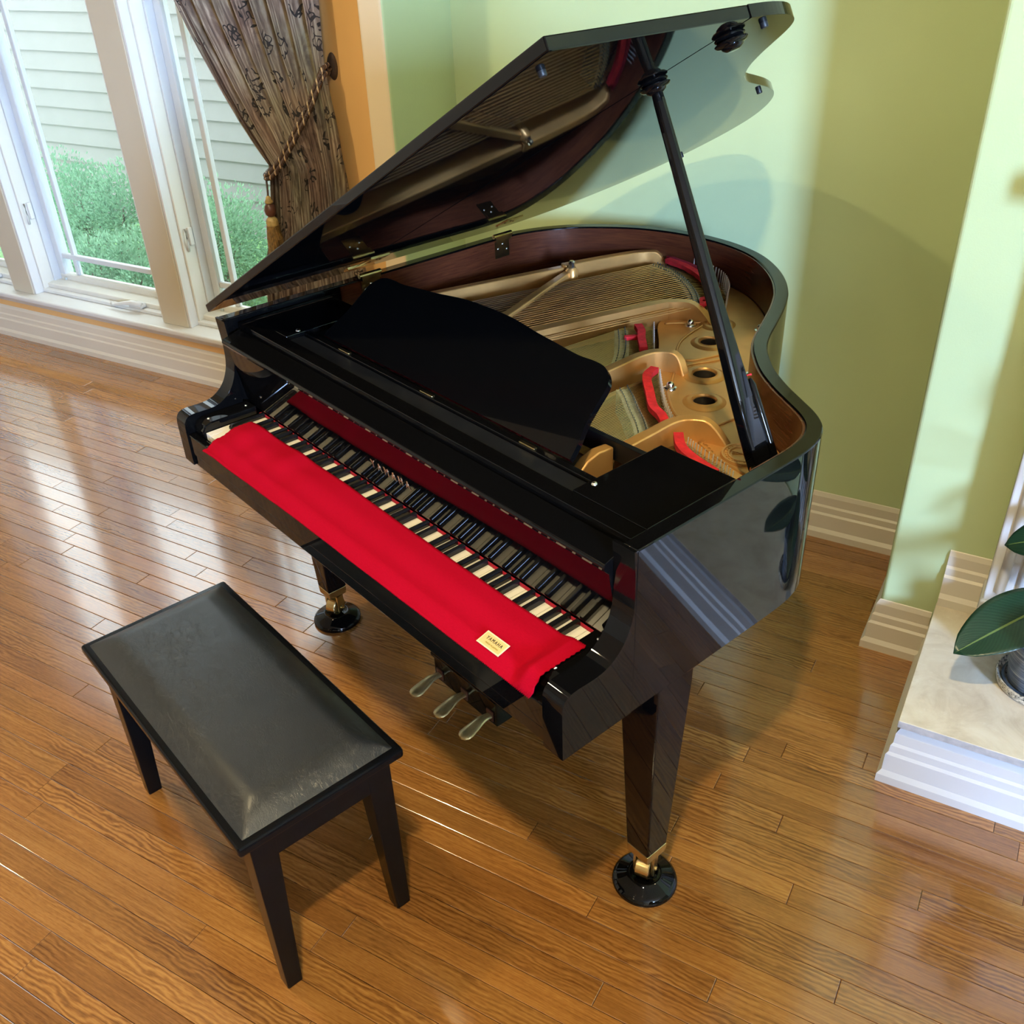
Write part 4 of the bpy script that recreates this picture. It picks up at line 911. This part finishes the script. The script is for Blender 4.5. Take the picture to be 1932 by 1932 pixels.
# ------------------------------------------------------------------ red key cloth
def cloth():
    nu, nv = 560, 22; x0, x1 = -0.556, 0.640; yf, yb = -0.002, 0.128; mb = MB(); rg = random.Random(3)
    bumps = [(-0.50, 0.085, 0.006, 0.05), (-0.41, 0.05, 0.006, 0.035), (-0.31, 0.10, 0.005, 0.04), (-0.21, 0.06, 0.0035, 0.05), (-0.10, 0.10, 0.003, 0.06)]
    for j in range(nv + 1):
        v = j / nv
        for i in range(nu + 1):
            u = i / nu; tooth = 0.0022 if i % 2 else 0.0
            x = x0 + (x1 - x0) * u; y_ = yf + (yb - yf) * v
            if j == 0: y_ -= tooth
            if j == nv: y_ += tooth
            if i in (0, nu): x += (0.0025 if j % 2 else 0) * (-1 if i == 0 else 1)
            left = max(0, 1 - u * 2.6)
            y_ += (0.012 * left) * (1 - v) * -0.6 + 0.004 * math.sin(6 * u) * v
            z = 0.7580 + min(1, max(0, (y_ - 0.004) / 0.022)) * 0.0150
            kk = min(1, max(0, (y_ - 0.040) / 0.050)); z += kk * kk * (3 - 2 * kk) * 0.0122
            ke = min(1, max(0, (x - 0.580) / 0.036)); ke = ke * ke * (3 - 2 * ke); z = z + ke * max(0, 0.7945 - z) * min(1, max(0, (y_ + 0.004) / 0.028))
            for bx_, by_, bh, br in bumps: z += bh * math.exp(-((x - bx_) ** 2 + ((y_ - by_) * 0.8) ** 2) / (br * br))
            z += 0.0012 * math.sin(x * 37 + 1) * (0.3 + left)
            mb.v.append((x, y_, z))
    for j in range(nv):
        for i in range(nu):
            a = j * (nu + 1) + i; mb.f.append((a, a + 1, a + nu + 2, a + nu + 1)); mb.mi.append(0)
    root = thing('key_cloth', 'long red felt cloth with pinked edges laid over the piano keys', 'cloth', P0, PYAW)
    o = mb.build('felt', 'cloth', root, smooth=True, recalc=False); s_ = o.modifiers.new('thickness', 'SOLIDIFY'); s_.thickness = 0.0018; s_.offset = 1
    lx, ly, lz = 0.508, 0.030, 0.7768
    tl = Matrix.Translation((lx, ly, lz - 0.0008)) @ Matrix.Rotation(R(14), 4, 'X')
    lb = MB().box(-0.0295, 0.0295, -0.0148, 0.0148, 0, 0.0012).build('maker_label', 'label_edge', root, xf=tl); lb['label'] = 'gold maker label'
    MB().box(-0.0270, 0.0270, -0.0122, 0.0122, 0.0012, 0.0015).build('label_field', 'label_gold', lb, xf=tl)
    text_obj('label_lettering', 'YAMAHA', 0.0105, 0.0002, 'ink', tl @ Matrix.Translation((0.001, 0.0030, 0.0017)) @ Matrix.Diagonal((0.78, 1, 1, 1)), lb, 1.35)
    text_obj('label_small_print', 'MADE IN JAPAN', 0.0046, 0.0002, 'ink_gold', tl @ Matrix.Translation((0.003, -0.0062, 0.0017)), lb, 1.0)
cloth()

# ------------------------------------------------------------------ bench
bn = thing('piano_bench', 'black wooden piano bench with a padded leather seat', 'bench', (-1.3175, 0.9948, 0), R(-19.3))
HL, HW = 0.3825, 0.1795
MB().box(-HL, HL, -HW, HW, 0.452, 0.476).build('seat_frame', 'bench_black', bn, bev=0.007, seg=3)
cu = MB(); nu, nv = 110, 60; il, iw = HL - 0.014, HW - 0.014
def prof(d): 
    k = min(1, max(0, d / 0.066)); return 0.002 + 0.027 * math.sin(k * math.pi / 2)
for j in range(nv + 1):
    for i in range(nu + 1):
        x = -il + 2 * il * (0.5 - 0.5 * math.cos(math.pi * i / nu)); y_ = -iw + 2 * iw * (0.5 - 0.5 * math.cos(math.pi * j / nv))
        dx, dy = il - abs(x), iw - abs(y_); hgt = (prof(dx) ** -7 + prof(dy) ** -7 - 0.029 ** -7) ** (-1 / 7) + 0.0015 * math.cos(x * 4) * math.cos(y_ * 8)
        cu.v.append((x, y_, 0.4725 + hgt))
for j in range(nv):
    for i in range(nu): a = j * (nu + 1) + i; cu.f.append((a, a + 1, a + nu + 2, a + nu + 1)); cu.mi.append(0)
cu.build('cushion', 'leather', bn, smooth=True, recalc=False)
AL, AW = 0.352, 0.142
for s_ in (-1, 1):
    MB().box(-AL, AL, s_ * AW - 0.010, s_ * AW + 0.010, 0.385, 0.452).build('apron', 'bench_black', bn, bev=0.002)
    MB().box(s_ * AL - 0.010, s_ * AL + 0.010, -AW, AW, 0.385, 0.452).build('apron', 'bench_black', bn, bev=0.002)
for sx in (-1, 1):
    for sy in (-1, 1):
        ox, oy = sx * 0.3635, sy * 0.1545
        def lsec(w_, z): return [(ox, oy, z), (ox - sx * w_, oy, z), (ox - sx * w_, oy - sy * w_, z), (ox, oy - sy * w_, z)]
        MB().loft([lsec(0.034, 0.0), lsec(0.052, 0.385), lsec(0.054, 0.452)]).build('leg', 'bench_black', bn, bev=0.003)

# ------------------------------------------------------------------ rubber plant
px, py = 0.190, 2.118
sr = MB().lathe([(0, 0.004), (0.070, 0.004), (0.086, 0.012), (0.094, 0.028), (0.097, 0.028), (0.098, 0.022), (0.094, 0.006), (0.086, 0.0004), (0, 0.0004)], 48).build('plant_saucer', 'speckle', smooth=40)
sr.location = (px, py, hz); tag(sr, 'speckled stoneware saucer under the plant pot on the hearth', 'saucer')
pt_ = thing('rubber_plant', 'rubber plant with broad dark leaves in a blue striped pot on the hearth', 'plant', (px, py, hz + 0.0045))
MB().lathe([(0, 0.0), (0.066, 0.0), (0.070, 0.006), (0.078, 0.06), (0.086, 0.125), (0.090, 0.140), (0.084, 0.141), (0.080, 0.125), (0.060, 0.118)], 48).build('pot', 'pot', pt_, smooth=40)
MB().lathe([(0, 0.120), (0.062, 0.118), (0.081, 0.117)], 32).build('soil', 'soil', pt_, smooth=True)
MB().lathe([(0.079, 0.0), (0.082, 0.004), (0.084, 0.014), (0.078, 0.016)], 48).build('pot_foot_ring', 'blue_glaze', pt_, smooth=40)
stem_top = Vector((0.03, 0.02, 0.62))
MB().tube([(0, 0, 0.11), (0.005, 0.003, 0.25), (0.015, 0.012, 0.42), tuple(stem_top)], [0.009, 0.008, 0.007, 0.005], 10).build('stem', 'stem', pt_, smooth=True)
def leaf(base, tip, width, up, droop, name='leaf', mat='rubber_leaf', fold=0.18):
    base, tip = Vector(base), Vector(tip); ax = tip - base; L = ax.length; ax.normalize(); sd = ax.cross(Vector(up)).normalized(); nn = sd.cross(ax).normalized()
    nu, nv = 18, 10; mb = MB(); uvs = []
    for i in range(nu + 1):
        u = i / nu; wv = width * 0.5 * (math.sin(math.pi * min(1, u * 0.97 + 0.015)) ** 0.72) * (1.06 - 0.10 * u)
        if u > 0.93: wv *= max(0.03, (1 - u) / 0.07) ** 0.8
        for j in range(nv + 1):
            v = j / nv * 2 - 1
            p = base + ax * (L * u) + sd * (wv * v) + nn * (abs(v) * wv * fold - droop * (u ** 2) * L + droop * u * L)
            mb.v.append(tuple(p)); uvs.append((u, j / nv))
    for i in range(nu):
        for j in range(nv): a = i * (nv + 1) + j; mb.f.append((a, a + 1, a + nv + 2, a + nv + 1)); mb.mi.append(0)
    o = mb.build(name, mat, pt_, smooth=True, recalc=False); ul = o.data.uv_layers.new(name='UVMap')
    for lp in o.data.loops: ul.data[lp.index].uv = uvs[lp.vertex_index]
    s_ = o.modifiers.new('thickness', 'SOLIDIFY'); s_.thickness = 0.0012
    return o
def Lp(x, y_, z): return (x - px, y_ - py, z - hz - 0.0045)
LV = [((0.195, 2.155, 0.470), (-0.006, 1.945, 0.372), 0.135, (0.30, -0.10, 1)), ((0.215, 2.165, 0.640), (0.037, 2.165, 0.552), 0.105, (0.25, -0.55, 1)),
      ((0.20, 2.12, 0.55), (0.36, 1.95, 0.50), 0.13, (0, 0, 1)), ((0.21, 2.13, 0.62), (0.40, 2.16, 0.66), 0.13, (0, -0.2, 1)), ((0.21, 2.14, 0.70), (0.12, 1.96, 0.76), 0.12, (0, 0.3, 1)),
      ((0.22, 2.14, 0.78), (0.24, 2.02, 0.94), 0.10, (0, 1, 0.3)), ((0.21, 2.14, 0.76), (0.33, 2.20, 0.86), 0.11, (0, 0, 1)), ((0.20, 2.12, 0.46), (0.20, 1.90, 0.43), 0.12, (0, 0, 1))]
for b_, t_, wd, up in LV:
    lf = leaf(Lp(*b_), Lp(*t_), wd, up, 0.10)
    sb_ = Vector(Lp(*b_)); MB().tube([tuple(sb_), tuple((sb_ + Vector((0.012, 0.010, sb_.z))) / 2 if False else Vector((0.010, 0.008, max(0.12, sb_.z - 0.04))))], 0.003, 6).build('leaf_stalk', 'stem', pt_, smooth=True)

# ------------------------------------------------------------------ unseen couch, added to keep the cool window light off the floor
so_ = thing('light_block_sofa', 'unseen brown couch added to keep cool window light off the floor', 'light_block_sofa', (1.50, -0.50, 0), R(120))
M['light_block_sofa'] = mottled('brown_sofa_fabric', (0.16, 0.11, 0.075), 0.15, 40, 0.85, 0.2, 300)
MB().box(-0.95, 0.95, -0.42, 0.42, 0.10, 0.30).build('base', 'light_block_sofa', so_, bev=0.02, seg=3)
MB().box(-0.95, 0.95, 0.22, 0.44, 0.30, 0.92).build('backrest', 'light_block_sofa', so_, bev=0.06, seg=4)
for q in (-1, 1):
    MB().box(min(q * 0.76, q * 0.95), max(q * 0.76, q * 0.95), -0.42, 0.24, 0.30, 0.62).build('arm', 'light_block_sofa', so_, bev=0.05, seg=4)
    MB().box(min(q * 0.005, q * 0.755), max(q * 0.005, q * 0.755), -0.43, 0.21, 0.30, 0.46).build('seat_cushion', 'light_block_sofa', so_, bev=0.04, seg=4)
    for y_ in (-0.36, 0.36): MB().lathe([(0, 0), (0.02, 0), (0.03, 0.10), (0, 0.10)], 12, (q * 0.88, y_, 0)).build('foot', 'wood_ball', so_, smooth=40)
